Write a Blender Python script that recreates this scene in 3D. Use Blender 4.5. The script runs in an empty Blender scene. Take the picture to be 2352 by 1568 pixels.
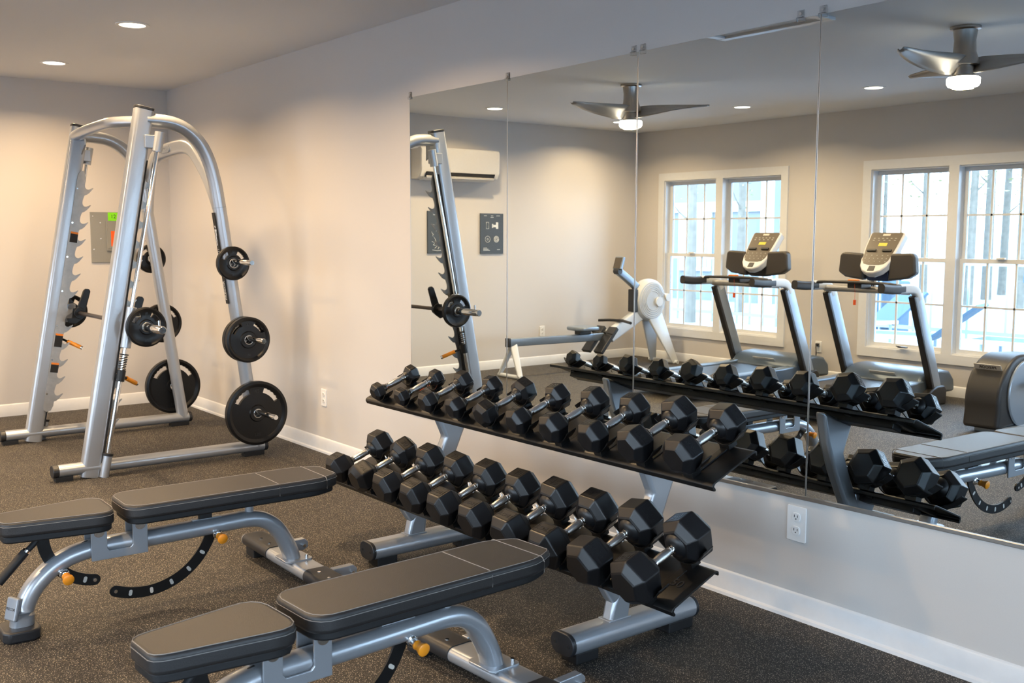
import bpy, math, random
from math import sin, cos, pi, radians, atan2, sqrt, hypot
from mathutils import Vector, Matrix
random.seed(7)
SC = bpy.context.scene
COL = SC.collection
H = 2.74          # ceiling height
W = 5.84          # room depth from the mirror wall to the window wall
XN = 11.0         # near wall

# ------------------------------------------------------------------ materials
def mat(name, col, rough=.5, metal=0., spec=.5, noise=0., nscale=40., bump=0., coat=0., rvar=0.):
    m = bpy.data.materials.new(name); m.use_nodes = True
    nt = m.node_tree; b = nt.nodes['Principled BSDF']
    b.inputs['Base Color'].default_value = (*col, 1)
    b.inputs['Roughness'].default_value = rough
    b.inputs['Metallic'].default_value = metal
    b.inputs['Specular IOR Level'].default_value = spec
    b.inputs['Coat Weight'].default_value = coat
    tc = nt.nodes.new('ShaderNodeTexCoord')
    n = nt.nodes.new('ShaderNodeTexNoise'); n.inputs['Scale'].default_value = nscale
    n.inputs['Detail'].default_value = 4
    nt.links.new(tc.outputs['Object'], n.inputs['Vector'])
    mx = nt.nodes.new('ShaderNodeMix'); mx.data_type = 'RGBA'
    k = noise if noise else .04
    mx.inputs[6].default_value = (*[c*(1-k) for c in col], 1)
    mx.inputs[7].default_value = (*[min(1, c*(1+k)) for c in col], 1)
    nt.links.new(n.outputs['Fac'], mx.inputs[0])
    nt.links.new(mx.outputs[2], b.inputs['Base Color'])
    if rvar:
        mr = nt.nodes.new('ShaderNodeMapRange')
        mr.inputs[3].default_value = rough-rvar; mr.inputs[4].default_value = rough+rvar
        nt.links.new(n.outputs['Fac'], mr.inputs[0]); nt.links.new(mr.outputs[0], b.inputs['Roughness'])
    if bump:
        bp = nt.nodes.new('ShaderNodeBump'); bp.inputs['Strength'].default_value = bump
        bp.inputs['Distance'].default_value = .002
        nt.links.new(n.outputs['Fac'], bp.inputs['Height']); nt.links.new(bp.outputs[0], b.inputs['Normal'])
    return m

def emit(name, col, s):
    m = bpy.data.materials.new(name); m.use_nodes = True
    nt = m.node_tree; nt.nodes.clear()
    o = nt.nodes.new('ShaderNodeOutputMaterial'); e = nt.nodes.new('ShaderNodeEmission')
    e.inputs[0].default_value = (*col, 1); e.inputs[1].default_value = s
    nt.links.new(e.outputs[0], o.inputs[0])
    return m

M = {}
M['wall'] = mat('wall_paint', (.64, .61, .58), .5, spec=.35, nscale=300, bump=.04)
M['ceil'] = mat('ceiling_paint', (.78, .78, .78), .8, nscale=200, bump=.05)
M['trim'] = mat('white_trim', (.76, .77, .78), .35, nscale=30)
M['silver'] = mat('silver_paint', (.43, .455, .49), .3, .55, nscale=400, noise=.05, coat=.25)
M['silver_d'] = mat('grey_frame_paint', (.33, .36, .40), .35, .5, nscale=400, noise=.05)
M['chrome'] = mat('chrome', (.85, .84, .82), .08, 1., nscale=60)
M['steel'] = mat('brushed_steel', (.62, .61, .59), .3, 1., nscale=80, noise=.08)
M['knurl'] = mat('knurled_chrome', (.78, .76, .73), .24, 1., nscale=900, noise=.08, bump=.25)
M['iron'] = mat('laser_cut_steel_plate', (.42, .41, .39), .42, .6, nscale=25, noise=.2)
M['rubber'] = mat('dumbbell_rubber', (.0085, .0085, .0095), .36, spec=.48, nscale=500, noise=.1, bump=.1)
M['emboss'] = mat('embossed_rubber', (.008, .008, .009), .3, nscale=300)
M['black'] = mat('black_powder_coat', (.007, .0068, .0068), .36, spec=.4, nscale=500, bump=.15)
M['blackp'] = mat('black_plastic', (.02, .021, .024), .4, nscale=300, bump=.1)
M['plate'] = mat('plate_rubber', (.005, .005, .0055), .36, spec=.35, nscale=300, bump=.15)
M['vinyl'] = mat('bench_vinyl', (.024, .0225, .0225), .42, spec=.5, nscale=420, noise=.1, bump=.35)
M['board'] = mat('bench_underside', (.008, .008, .009), .6, nscale=200)
M['stitch'] = mat('stitch_thread', (.32, .30, .28), .8, nscale=900)
M['orange'] = mat('orange_plastic', (.95, .33, .02), .35, nscale=100)
M['panelgrey'] = mat('electrical_panel_grey', (.27, .27, .25), .45, nscale=90)
M['green'] = mat('green_sticker', (.25, .85, .01), .6, nscale=30)
M['red'] = mat('orange_red_sticker', (1., .12, .01), .6, nscale=30)
M['white'] = mat('white_plastic', (.85, .85, .84), .35, nscale=50)
M['slot'] = mat('dark_slot', (.01, .01, .01), .6, nscale=50)
M['acw'] = mat('air_conditioner_white', (.80, .78, .74), .35, nscale=50)
M['poster'] = mat('poster_slate', (.065, .085, .11), .6, nscale=60, noise=.15)
M['chalk'] = mat('poster_line_art', (.85, .88, .88), .8, nscale=60)
M['rowg'] = mat('rower_light_grey', (.66, .70, .74), .35, nscale=60)
M['rail'] = mat('rower_rail', (.25, .30, .36), .3, .5, nscale=60)
M['hood'] = mat('treadmill_hood', (.13, .175, .23), .32, .2, nscale=200)
M['tread'] = mat('treadmill_grey', (.38, .44, .51), .3, .35, nscale=200)
M['treadd'] = mat('treadmill_dark', (.03, .028, .028), .45, nscale=200)
M['pod'] = mat('treadmill_pod_brown', (.05, .043, .036), .45, nscale=200)
M['conface'] = mat('console_face', (.085, .07, .055), .4, nscale=200)
M['conrim'] = mat('console_rim', (.72, .72, .72), .3, nscale=100)
M['lcd'] = mat('console_display', (.45, .42, .05), .4, nscale=100)
M['badge'] = mat('badge_cream', (.62, .58, .52), .4, nscale=60)
M['bronze'] = mat('fan_nickel', (.42, .38, .34), .28, 1., nscale=60)
M['blade'] = mat('fan_blade', (.38, .35, .32), .35, .35, nscale=40)
M['blue'] = mat('dark_blue_plastic', (.02, .04, .11), .4, nscale=60)
M['decalr'] = mat('orange_decal', (.85, .25, .03), .5, nscale=60)
M['conc'] = mat('patio_concrete', (.34, .36, .38), .8, nscale=5, noise=.08)
M['siding'] = mat('house_siding', (.17, .185, .195), .7, nscale=5)
M['bark'] = mat('tree_bark', (.16, .14, .11), .9, nscale=9, noise=.4, bump=.6)
M['leafd'] = mat('winter_foliage', (.26, .25, .12), .8, nscale=8, noise=.4)
M['sling'] = mat('lounger_sling', (.05, .085, .12), .7, nscale=60)
M['lens'] = emit('downlight_lens', (1., .84, .62), 9.)
M['globe'] = emit('fan_lamp_glow', (1., .86, .66), 16.)

def floor_mat():
    m = bpy.data.materials.new('flecked_rubber_floor'); m.use_nodes = True
    nt = m.node_tree; b = nt.nodes['Principled BSDF']; N = nt.nodes.new; L = nt.links.new
    tc = N('ShaderNodeTexCoord')
    big = N('ShaderNodeTexNoise'); big.inputs['Scale'].default_value = 2.2; big.inputs['Detail'].default_value = 5
    L(tc.outputs['Object'], big.inputs['Vector'])
    fine = N('ShaderNodeTexNoise'); fine.inputs['Scale'].default_value = 260; fine.inputs['Detail'].default_value = 3
    L(tc.outputs['Object'], fine.inputs['Vector'])
    dist = N('ShaderNodeTexNoise'); dist.inputs['Scale'].default_value = 120
    L(tc.outputs['Object'], dist.inputs['Vector'])
    add = N('ShaderNodeVectorMath'); add.operation = 'MULTIPLY_ADD'
    L(dist.outputs['Color'], add.inputs[0]); add.inputs[1].default_value = (.008, .008, .0); L(tc.outputs['Object'], add.inputs[2])
    base = N('ShaderNodeMix'); base.data_type = 'RGBA'
    base.inputs[6].default_value = (.009, .0076, .0070, 1); base.inputs[7].default_value = (.022, .0185, .0165, 1)
    L(fine.outputs['Fac'], base.inputs[0])
    prev = base.outputs[2]
    for sc, thr, sel, col in ((150, .22, .66, (.50, .44, .34, 1)), (290, .26, .70, (.28, .24, .19, 1))):
        v = N('ShaderNodeTexVoronoi'); v.voronoi_dimensions = '2D'; v.inputs['Scale'].default_value = sc
        L(add.outputs[0], v.inputs['Vector'])
        lt = N('ShaderNodeMath'); lt.operation = 'LESS_THAN'; lt.inputs[1].default_value = thr
        L(v.outputs['Distance'], lt.inputs[0])
        sp = N('ShaderNodeSeparateColor'); L(v.outputs['Color'], sp.inputs[0])
        gt = N('ShaderNodeMath'); gt.operation = 'GREATER_THAN'; gt.inputs[1].default_value = sel
        L(sp.outputs[0], gt.inputs[0])
        mu = N('ShaderNodeMath'); mu.operation = 'MULTIPLY'; L(lt.outputs[0], mu.inputs[0]); L(gt.outputs[0], mu.inputs[1])
        mx = N('ShaderNodeMix'); mx.data_type = 'RGBA'; L(mu.outputs[0], mx.inputs[0])
        L(prev, mx.inputs[6]); mx.inputs[7].default_value = col; prev = mx.outputs[2]
    L(prev, b.inputs['Base Color'])
    mr = N('ShaderNodeMapRange'); mr.inputs[3].default_value = .58; mr.inputs[4].default_value = .76
    L(big.outputs['Fac'], mr.inputs[0]); L(mr.outputs[0], b.inputs['Roughness'])
    bp = N('ShaderNodeBump'); bp.inputs['Strength'].default_value = .5; bp.inputs['Distance'].default_value = .002
    L(fine.outputs['Fac'], bp.inputs['Height']); L(bp.outputs[0], b.inputs['Normal'])
    return m
M['floor'] = floor_mat()

def mirror_mat():
    m = bpy.data.materials.new('mirror_silvering'); m.use_nodes = True
    b = m.node_tree.nodes['Principled BSDF']
    b.inputs['Base Color'].default_value = (.74, .82, .865, 1)
    b.inputs['Metallic'].default_value = 1; b.inputs['Roughness'].default_value = 0.0
    return m
M['mirror'] = mirror_mat()

def glass_mat(name, tint, f=.08):
    m = bpy.data.materials.new(name); m.use_nodes = True
    nt = m.node_tree; nt.nodes.clear(); N = nt.nodes.new; L = nt.links.new
    o = N('ShaderNodeOutputMaterial'); t = N('ShaderNodeBsdfTransparent'); g = N('ShaderNodeBsdfGlossy')
    t.inputs[0].default_value = (*tint, 1); g.inputs['Roughness'].default_value = .02
    mx = N('ShaderNodeMixShader'); fr = N('ShaderNodeFresnel'); fr.inputs[0].default_value = 1.3
    L(fr.outputs[0], mx.inputs[0]); L(t.outputs[0], mx.inputs[1]); L(g.outputs[0], mx.inputs[2]); L(mx.outputs[0], o.inputs[0])
    return m
M['glass'] = glass_mat('window_glass', (.95, .98, 1.))
M['clip'] = glass_mat('clear_plastic', (.97, .97, .97))

# ------------------------------------------------------------------ mesh builder
def frame_from(d, up=Vector((0, 0, 1))):
    d = d.normalized()
    if abs(d.dot(up)) > .98: up = Vector((0, 1, 0)) if abs(d.y) < .9 else Vector((1, 0, 0))
    x = up.cross(d).normalized(); y = d.cross(x)
    return x, y, d

def ellipse(a, b, n=20):
    return [(a*cos(2*pi*i/n), b*sin(2*pi*i/n)) for i in range(n)]
def rrect(w, h, r, n=4):
    pts = []
    r = min(r, w/2-1e-5, h/2-1e-5)
    for cx, cy, a0 in ((w/2-r, h/2-r, 0), (-w/2+r, h/2-r, 90), (-w/2+r, -h/2+r, 180), (w/2-r, -h/2+r, 270)):
        for i in range(n+1):
            a = radians(a0+90*i/n); pts.append((cx+r*cos(a), cy+r*sin(a)))
    return pts
def smooth_path(pts, k=5):
    P = [Vector(p) for p in pts]; out = []
    for i in range(len(P)-1):
        p0 = P[max(i-1, 0)]; p1 = P[i]; p2 = P[i+1]; p3 = P[min(i+2, len(P)-1)]
        for j in range(k):
            t = j/k
            out.append(.5*((2*p1)+(p2-p0)*t+(2*p0-5*p1+4*p2-p3)*t*t+(3*p1-3*p2+p3-p0)*t**3))
    out.append(P[-1]); return out

class MB:
    def __init__(s, off=(0, 0, 0)):
        s.v = []; s.f = []; s.off = Vector(off)
    def add(s, vs, fs, mtx=None):
        n = len(s.v)
        for p in vs:
            p = Vector(p)
            if mtx is not None: p = mtx @ p
            s.v.append(p)
        s.f += [tuple(i+n for i in f) for f in fs]
        return s
    def box(s, c, d, rot=None):
        x, y, z = d[0]/2, d[1]/2, d[2]/2
        vs = [(-x, -y, -z), (x, -y, -z), (x, y, -z), (-x, y, -z), (-x, -y, z), (x, -y, z), (x, y, z), (-x, y, z)]
        fs = [(0, 3, 2, 1), (4, 5, 6, 7), (0, 1, 5, 4), (1, 2, 6, 5), (2, 3, 7, 6), (3, 0, 4, 7)]
        m = Matrix.Translation(Vector(c))
        if rot is not None: m = m @ rot.to_4x4()
        return s.add(vs, fs, m)
    def bb(s, a, b):
        return s.box([(a[i]+b[i])/2 for i in range(3)], [abs(b[i]-a[i]) for i in range(3)])
    def sweep(s, path, sec, up=(0, 0, 1), scales=None, caps=True):
        P = [Vector(p) for p in path]; n = len(sec); vs = []; fs = []
        up = Vector(up)
        for i, p in enumerate(P):
            if i == 0: d = P[1]-P[0]
            elif i == len(P)-1: d = P[-1]-P[-2]
            else: d = (P[i+1]-P[i]).normalized()+(P[i]-P[i-1]).normalized()
            x, y, d = frame_from(d, up)
            k = scales[i] if scales else 1.
            for a, b in sec:
                vs.append(p+x*(a*k)+y*(b*k))
        for i in range(len(P)-1):
            for j in range(n):
                fs.append((i*n+j, i*n+(j+1) % n, (i+1)*n+(j+1) % n, (i+1)*n+j))
        if caps:
            fs.append(tuple(range(n-1, -1, -1))); fs.append(tuple((len(P)-1)*n+j for j in range(n)))
        return s.add(vs, fs)
    def tube(s, path, r, n=16, **k):
        return s.sweep(path, ellipse(r, r, n), **k)
    def cyl(s, a, b, r, n=20, r2=None):
        return s.sweep([a, b], ellipse(r, r, n), scales=[1, (r2/r if r2 is not None else 1)])
    def lathe(s, prof, a, d, n=28):
        # prof: (radius, distance along d)
        x, y, d = frame_from(Vector(d)); a = Vector(a); vs = []; fs = []; m = len(prof)
        for r, t in prof:
            for j in range(n):
                an = 2*pi*j/n; vs.append(a+d*t+x*(max(r, 1e-5)*cos(an))+y*(max(r, 1e-5)*sin(an)))
        for i in range(m-1):
            for j in range(n):
                fs.append((i*n+j, i*n+(j+1) % n, (i+1)*n+(j+1) % n, (i+1)*n+j))
        fs.append(tuple(range(n-1, -1, -1))); fs.append(tuple((m-1)*n+j for j in range(n)))
        return s.add(vs, fs)
    def prism(s, pts, axis, a, b):
        # pts in the plane perpendicular to axis; order of coordinates = the two other axes
        def P(u, v, t):
            return {'x': (t, u, v), 'y': (u, t, v), 'z': (u, v, t)}[axis]
        n = len(pts)
        vs = [P(u, v, a) for u, v in pts]+[P(u, v, b) for u, v in pts]
        fs = [tuple(range(n-1, -1, -1)), tuple(range(n, 2*n))]+[(i, (i+1) % n, (i+1) % n+n, i+n) for i in range(n)]
        return s.add(vs, fs)
    def pieces(s, name, m, parent=None, **k):
        """one object per connected piece"""
        n = len(s.v); p = list(range(n))
        def f(i):
            while p[i] != i: p[i] = p[p[i]]; i = p[i]
            return i
        for fc in s.f:
            a = f(fc[0])
            for q in fc[1:]: p[f(q)] = a
        comp = {}
        for fc in s.f: comp.setdefault(f(fc[0]), []).append(fc)
        out = []
        for c in comp.values():
            ids = sorted({i for fc in c for i in fc}); mp = {i: j for j, i in enumerate(ids)}
            b = MB(s.off); b.v = [s.v[i] for i in ids]; b.f = [tuple(mp[i] for i in fc) for fc in c]
            out.append(b.build(name, m, parent, **k))
        return out[0]
    def build(s, name, m, parent=None, smooth=True, bevel=0., seg=2, mtx=None, angle=35):
        me = bpy.data.meshes.new(name)
        me.from_pydata([tuple((mtx @ (p-s.off)) if mtx is not None else (p-s.off)) for p in s.v], [], s.f); me.validate(); 
        import bmesh
        b = bmesh.new(); b.from_mesh(me); bmesh.ops.recalc_face_normals(b, faces=b.faces[:]); b.to_mesh(me); b.free()
        me.materials.append(m if not isinstance(m, str) else M[m])
        o = bpy.data.objects.new(name, me); COL.objects.link(o)
        if parent is not None: o.parent = parent
        if smooth:
            for p in me.polygons: p.use_smooth = True
            try: me.set_sharp_from_angle(angle=radians(angle))
            except Exception: pass
        if bevel:
            bv = o.modifiers.new('bevel', 'BEVEL'); bv.width = bevel; bv.segments = seg
            bv.limit_method = 'ANGLE'; bv.angle_limit = radians(40); bv.harden_normals = False
        return o

def tag(o, label=None, cat=None, group=None, kind=None):
    if label: o['label'] = label
    if cat: o['category'] = cat
    if group: o['group'] = group
    if kind: o['kind'] = kind
    return o
def empty(name, loc, label, cat, group=None, rz=0.):
    o = bpy.data.objects.new(name, None); COL.objects.link(o); o.location = loc; o.rotation_euler = (0, 0, rz)
    o.empty_display_size = .05
    return tag(o, label, cat, group)
def kids(o): return [c for c in bpy.data.objects if c.parent == o]
def copy_tree(o, parent=None):
    c = o.copy(); COL.objects.link(c); c.parent = parent
    for ch in kids(o): copy_tree(ch, c)
    return c

_txt = {}
def text_mb(mb, s, size, mtx, depth=.0008, bold=.0):
    key = (s, bold)
    if key not in _txt:
        cu = bpy.data.curves.new('t', 'FONT'); cu.body = s; cu.size = 1; cu.extrude = .5; cu.offset = bold
        cu.align_x = 'CENTER'; cu.align_y = 'CENTER'; cu.resolution_u = 3
        ob = bpy.data.objects.new('t', cu); COL.objects.link(ob)
        dg = bpy.context.evaluated_depsgraph_get()
        me = bpy.data.meshes.new_from_object(ob.evaluated_get(dg))
        _txt[key] = ([v.co.copy() for v in me.vertices], [tuple(p.vertices) for p in me.polygons])
        bpy.data.objects.remove(ob); bpy.data.curves.remove(cu); bpy.data.meshes.remove(me)
    vs, fs = _txt[key]
    mb.add([Vector((v.x*size, v.y*size, v.z*depth*2)) for v in vs], fs, mtx)
    return mb
def basis(x, y, z, o):
    m = Matrix((x, y, z)).transposed().to_4x4(); m.translation = Vector(o); return m

# ------------------------------------------------------------------ camera
cam_d = bpy.data.cameras.new('camera'); cam = bpy.data.objects.new('camera', cam_d); COL.objects.link(cam)
F_PX, CX, CY, CZ, YAW, PIT, ROL = 2356.52, 9.0948, -3.28054, 1.48309, 2.475896, -.102499, .002845
cam_d.sensor_width = 36; cam_d.lens = F_PX/2352*36; cam_d.clip_start = .05; cam_d.clip_end = 300
fw = Vector((cos(PIT)*cos(YAW), cos(PIT)*sin(YAW), sin(PIT)))
r_ = fw.cross(Vector((0, 0, 1))).normalized(); u_ = r_.cross(fw)
r2 = r_*cos(ROL)+u_*sin(ROL); u2 = -r_*sin(ROL)+u_*cos(ROL)
cam.matrix_world = basis(r2, u2, -fw, (CX, CY, CZ))
SC.camera = cam
cam_d.dof.use_dof = True; cam_d.dof.focus_distance = 4.7; cam_d.dof.aperture_fstop = 5.6

# ------------------------------------------------------------------ room shell
T = .16
MB().bb((-T, -W-T, -.1), (XN+T, T, 0)).build('floor', 'floor', smooth=False)['kind'] = 'structure'
MB().bb((-T, -W-T, H), (XN+T, T, H+.12)).build('ceiling', 'ceil', smooth=False)['kind'] = 'structure'
MB().bb((-T, 0, 0), (XN+T, T, H)).build('wall_right', 'wall', smooth=False)['kind'] = 'structure'
MB().bb((-T, -W-T, 0), (0, 0, H)).build('wall_left', 'wall', smooth=False)['kind'] = 'structure'
WINS = [(.46, 2.16, .39, 2.14), (3.24, 4.95, .39, 2.14), (6.1, 7.85, .39, 2.14), (8.6, 10.35, .39, 2.14)]
def holed(axis_len, holes, z1):
    # list of rectangles (a0,a1,z0,z1) of a wall with window openings
    out = []; a = -T
    for h in holes:
        out.append((a, h[0], 0, z1)); out.append((h[0], h[1], 0, h[2])); out.append((h[0], h[1], h[3], z1)); a = h[1]
    out.append((a, axis_len, 0, z1)); return out
mb = MB()
for a0, a1, z0, z1 in holed(XN+T, WINS, H): mb.bb((a0, -W-T, z0), (a1, -W, z1))
mb.build('wall_window', 'wall', smooth=False)['kind'] = 'structure'
NW = [(-4.9, -3.2, .39, 2.14), (-2.5, -.8, .39, 2.14)]
mb = MB()
a = -W
for h in NW:
    mb.bb((XN, a, 0), (XN+T, h[0], H)); mb.bb((XN, h[0], 0), (XN+T, h[1], h[2])); mb.bb((XN, h[0], h[3]), (XN+T, h[1], H)); a = h[1]
mb.bb((XN, a, 0), (XN+T, 0, H))
mb.build('wall_near', 'wall', smooth=False)['kind'] = 'structure'

def base_profile(hh=.1):
    return [(0, 0), (.016, 0), (.016, .02), (.013, .075), (.010, .082), (.009, .09), (.005, hh-.003), (0, hh)]
def baseboard(name, pts2, place):
    mb = MB(); place(mb, pts2); o = mb.build(name, 'trim', angle=50); o['kind'] = 'structure'; return o
pr = base_profile()
baseboard('baseboard_right', pr, lambda mb, p: mb.prism([(-u, v) for u, v in p], 'x', 0, XN))
baseboard('baseboard_left', pr, lambda mb, p: mb.prism([(u, v) for u, v in p], 'y', -W, -.016))
baseboard('baseboard_window', pr, lambda mb, p: mb.prism([(-W+u, v) for u, v in p], 'x', .016, XN))
baseboard('baseboard_near', pr, lambda mb, p: mb.prism([(XN-u, v) for u, v in p], 'y', -W+.016, -.016))
# quarter-round shoe moulding
mb = MB()
mb.prism([(-.016, 0), (-.028, 0), (-.026, .012), (-.016, .019)], 'x', .016, XN)
o = mb.build('trim_1', 'trim'); o['kind'] = 'structure'

def window(idx, a0, a1, z0, z1, xf):
    """a0..a1 along the wall, xf(a, depth, z) -> world; depth >0 goes outwards"""
    def bx(mb, A, B):
        mb.bb(xf(*A), xf(*B))
    root = MB(); c = .09
    for A, B in (((a0-c, -.018, z0-c), (a0, 0, z1+c)), ((a1, -.018, z0-c), (a1+c, 0, z1+c)),
                 ((a0, -.018, z1), (a1, 0, z1+c)), ((a0, -.018, z0-c), (a1, 0, z0))): bx(root, A, B)
    mid = (a0+a1)/2
    bx(root, (mid-.05, -.0175, z0+.0002), (mid+.05, .12, z1-.0002))
    for A, B in (((a0, 0, z0), (a0+.012, .12, z1)), ((a1-.012, 0, z0), (a1, .12, z1)), ((a0+.012, 0, z1-.012), (mid-.05, .12, z1)), ((mid+.05, 0, z1-.012), (a1-.012, .12, z1)), ((a0+.012, 0, z0), (mid-.05, .12, z0+.012)), ((mid+.05, 0, z0), (a1-.012, .12, z0+.012))): bx(root, A, B)
    w = root.build('window_%d' % idx, 'trim', smooth=False); w['kind'] = 'structure'
    for u0, u1 in ((a0+.012, mid-.05), (mid+.05, a1-.012)):
        zm = (z0+z1)/2
        for lo, hi, dep, nm in ((z0+.012, zm+.02, .055, 'lower_sash'), (zm-.02, z1-.012, .085, 'upper_sash')):
            s = MB(); t = .04
            for A, B in (((u0, dep, lo), (u0+t, dep+.03, hi)), ((u1-t, dep, lo), (u1, dep+.03, hi)),
                         ((u0+t, dep, lo), (u1-t, dep+.03, lo+t)), ((u0+t, dep, hi-t), (u1-t, dep+.03, hi))): bx(s, A, B)
            for k in (1, 2):
                x = u0+(u1-u0)*k/3; bx(s, (x-.009, dep+.008, lo+t), (x+.009, dep+.022, hi-t))
            bx(s, (u0+t, dep+.008, (lo+hi)/2-.009), (u1-t, dep+.022, (lo+hi)/2+.009))
            so = s.build(nm, 'trim', w, smooth=False)
            g = MB(); bx(g, (u0+t, dep+.012, lo+t), (u1-t, dep+.018, hi-t)); g.build('pane', 'glass', so, smooth=False)
        l = MB(); bx(l, ((u0+u1)/2-.04, .03, zm+.02), ((u0+u1)/2+.04, .055, zm+.035)); l.build('sash_lock', 'white', w, smooth=False)
    return w
for i, (a0, a1, z0, z1) in enumerate(WINS):
    window(i+1, a0, a1, z0, z1, lambda a, d, z: (a, -W-d, z))
for i, (a0, a1, z0, z1) in enumerate(NW):
    window(i+5, a0, a1, z0, z1, lambda a, d, z: (XN+d, a, z))
w2 = bpy.data.objects['window_2']
MB().bb((3.262, -W-.02, .98), (3.274, -W-.05, 1.07)).build('sash_latch', 'blackp', w2, smooth=False)
MB().box((3.66, -W+.03, .42), (.09, .03, .012)).cyl((3.66, -W+.03, .42), (3.60, -W+.05, .43), .005).build('window_crank', 'blackp', w2)

# ------------------------------------------------------------------ mirrors
seams = [3.955, 4.882, 5.815, 6.755, 7.69, 8.62, 9.55]
def top(x): return 2.280+max(0, x-5.0)*.008
def bot(x): return .481+(x-6.35)*.0150
ordn = ['leftmost', 'second', 'third', 'fourth', 'fifth', 'sixth']
for i in range(len(seams)-1):
    a, b = seams[i]+.0015, seams[i+1]-.0015
    root = empty('wall_mirror', ((a+b)/2, 0, bot(a)), 'tall frameless wall mirror, %s panel from the left on the grey wall' % ordn[i], 'mirror', 'wall mirror panels')
    mb = MB(root.location)
    mb.prism([(a, bot(a)), (b, bot(b)), (b, top(b)), (a, top(a))], 'y', -.0065, -.0005)
    mb.build('glass', 'mirror', root, smooth=False)
    e = MB(root.location)
    for x in (a, b):
        s = 1 if x == a else -1
        e.prism([(x-.0004, bot(x)), (x+s*.0022, bot(x)), (x+s*.0022, top(x)), (x-.0004, top(x))], 'y', -.0071, -.0005)
    e.pieces('polished_edge', 'steel', root, smooth=False)
mb = MB(); 
mb.prism([(seams[0], bot(seams[0])-.012), (seams[-1], bot(seams[-1])-.012), (seams[-1], bot(seams[-1])+.004), (seams[0], bot(seams[0])+.004)], 'y', -.013, -.0005)
o = mb.build('mirror_channel', 'steel', smooth=False, bevel=.002)
tag(o, 'thin brushed metal channel running under the wall mirrors', 'trim strip')
cl = None
for i, (x, lab) in enumerate(((3.962, 'at the top left corner of the first mirror'), (4.882, 'over the seam of the first and second mirrors'), (5.787, 'just left of the seam of the second and third mirrors'),
             (5.842, 'just right of the seam of the second and third mirrors'), (6.665, 'on top of the third mirror near its right end'), (6.762, 'over the seam of the third and fourth mirrors'))):
    root = empty('mirror_clip', (x, -.002, top(x)), 'clear plastic mirror clip '+lab, 'clip', 'clear clips along the mirror top')
    if cl is None:
        mb = MB(); mb.bb((-.016, -.004, -.006), (.016, 0, .030)); mb.bb((-.016, -.012, -.012), (.016, -.004, .004)); cl = mb.build('clip_body', 'clip', root, bevel=.002)
        sc = MB(); sc.cyl((0, -.004, .017), (0, -.009, .017), .006, 12); c2 = sc.build('screw', 'chrome', root)
    else:
        for q in (cl, c2):
            n = q.copy(); COL.objects.link(n); n.parent = root

# ------------------------------------------------------------------ outlets
def outlet(loc, axis, lab, w=.075, h=.118, faces=2):
    root = empty('wall_outlet', loc, lab, 'outlet', 'white wall outlets', rz=axis)
    mb = MB(); mb.prism([(u, v) for u, v in rrect(w, h, .006)], 'y', -.006, 0); mb.build('cover_plate', 'white', root, bevel=.002)
    for s in (-1, 1):
        f = MB(); f.prism([(u, v+s*h*.19) for u, v in rrect(w*.42, h*.24, .012)], 'y', -.009, -.005)
        fo = f.build('receptacle', 'white', root, bevel=.001)
        k = MB()
        for dx in (-w*.085, w*.085): k.bb((dx-.0013, -.0096, s*h*.19-.001), (dx+.0013, -.0088, s*h*.19+.009))
        k.cyl((0, -.0088, s*h*.19-.007), (0, -.0096, s*h*.19-.007), .0024, 10)
        k.pieces('slots', 'slot', fo)
    return root
outlet((6.716, 0, .374), 0, 'white duplex wall outlet below the mirrors, right of the dumbbell rack', .088, .14)
outlet((2.839, 0, .379), 0, 'white wall outlet between the barbell machine and the dumbbell rack')
outlet((0, -4.317, .388), pi/2, 'white wall outlet on the short wall behind the rowing machine')
ow = outlet((2.686, -W, .34), pi, 'white wall outlet between the two windows, with a black plug and cable')
co = MB(); co.tube(smooth_path([(2.69, -W+.01, .36), (2.69, -W+.05, .35), (2.70, -W+.06, .25), (2.66, -W+.06, .12), (2.72, -W+.05, .03), (2.80, -W+.06, .012), (2.86, -W+.1, .012)]), .006, 8)
co.box((2.686, -W+.02, .362), (.03, .03, .03))
co.tube([(2.66+.10*cos(t*.5), -W+.10+.01*sin(t), .11+.09*sin(t*.5)) for t in range(0, 26)], .006, 8)
tag(co.build('power_cable', 'blackp'), 'coiled black power cable plugged in between the two windows', 'cable')

# ------------------------------------------------------------------ electrical panel (far wall x=0)
root = empty('electrical_panel', (0, -.5, 1.25), 'grey metal electrical panel with a green and an orange sticker on the far wall', 'electrical panel')
of = root.location
MB(of).bb((.0, -.69, 1.247), (.012, -.315, 1.675)).build('cover', 'panelgrey', root, smooth=False, bevel=.002)
d = MB(of).bb((.012, -.565, 1.345), (.026, -.37, 1.60)).build('breaker_door', 'panelgrey', root, smooth=False, bevel=.003)
MB(of).bb((.026, -.555, 1.365), (.03, -.38, 1.585)).build('door_inset', 'panelgrey', d, smooth=False)
MB(of).bb((.012, -.545, 1.602), (.0135, -.46, 1.672)).build('green_sticker', 'green', root, smooth=False)
MB(of).bb((.0305, -.53, 1.385), (.0318, -.44, 1.515)).build('orange_sticker', 'red', root, smooth=False)
tm = MB(of); text_mb(tm, '12', .045, basis(Vector((0, 1, 0)), Vector((0, 0, 1)), Vector((1, 0, 0)), (.0136, -.50, 1.637)), .0004); tm.build('sticker_writing', 'slot', root)
for y, z in ((-.67, 1.64), (-.67, 1.36), (-.61, 1.585), (-.61, 1.45)):
    MB(of).cyl((.012, y, z), (.015, y, z), .006, 10).build('screw', 'chrome', root)

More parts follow.
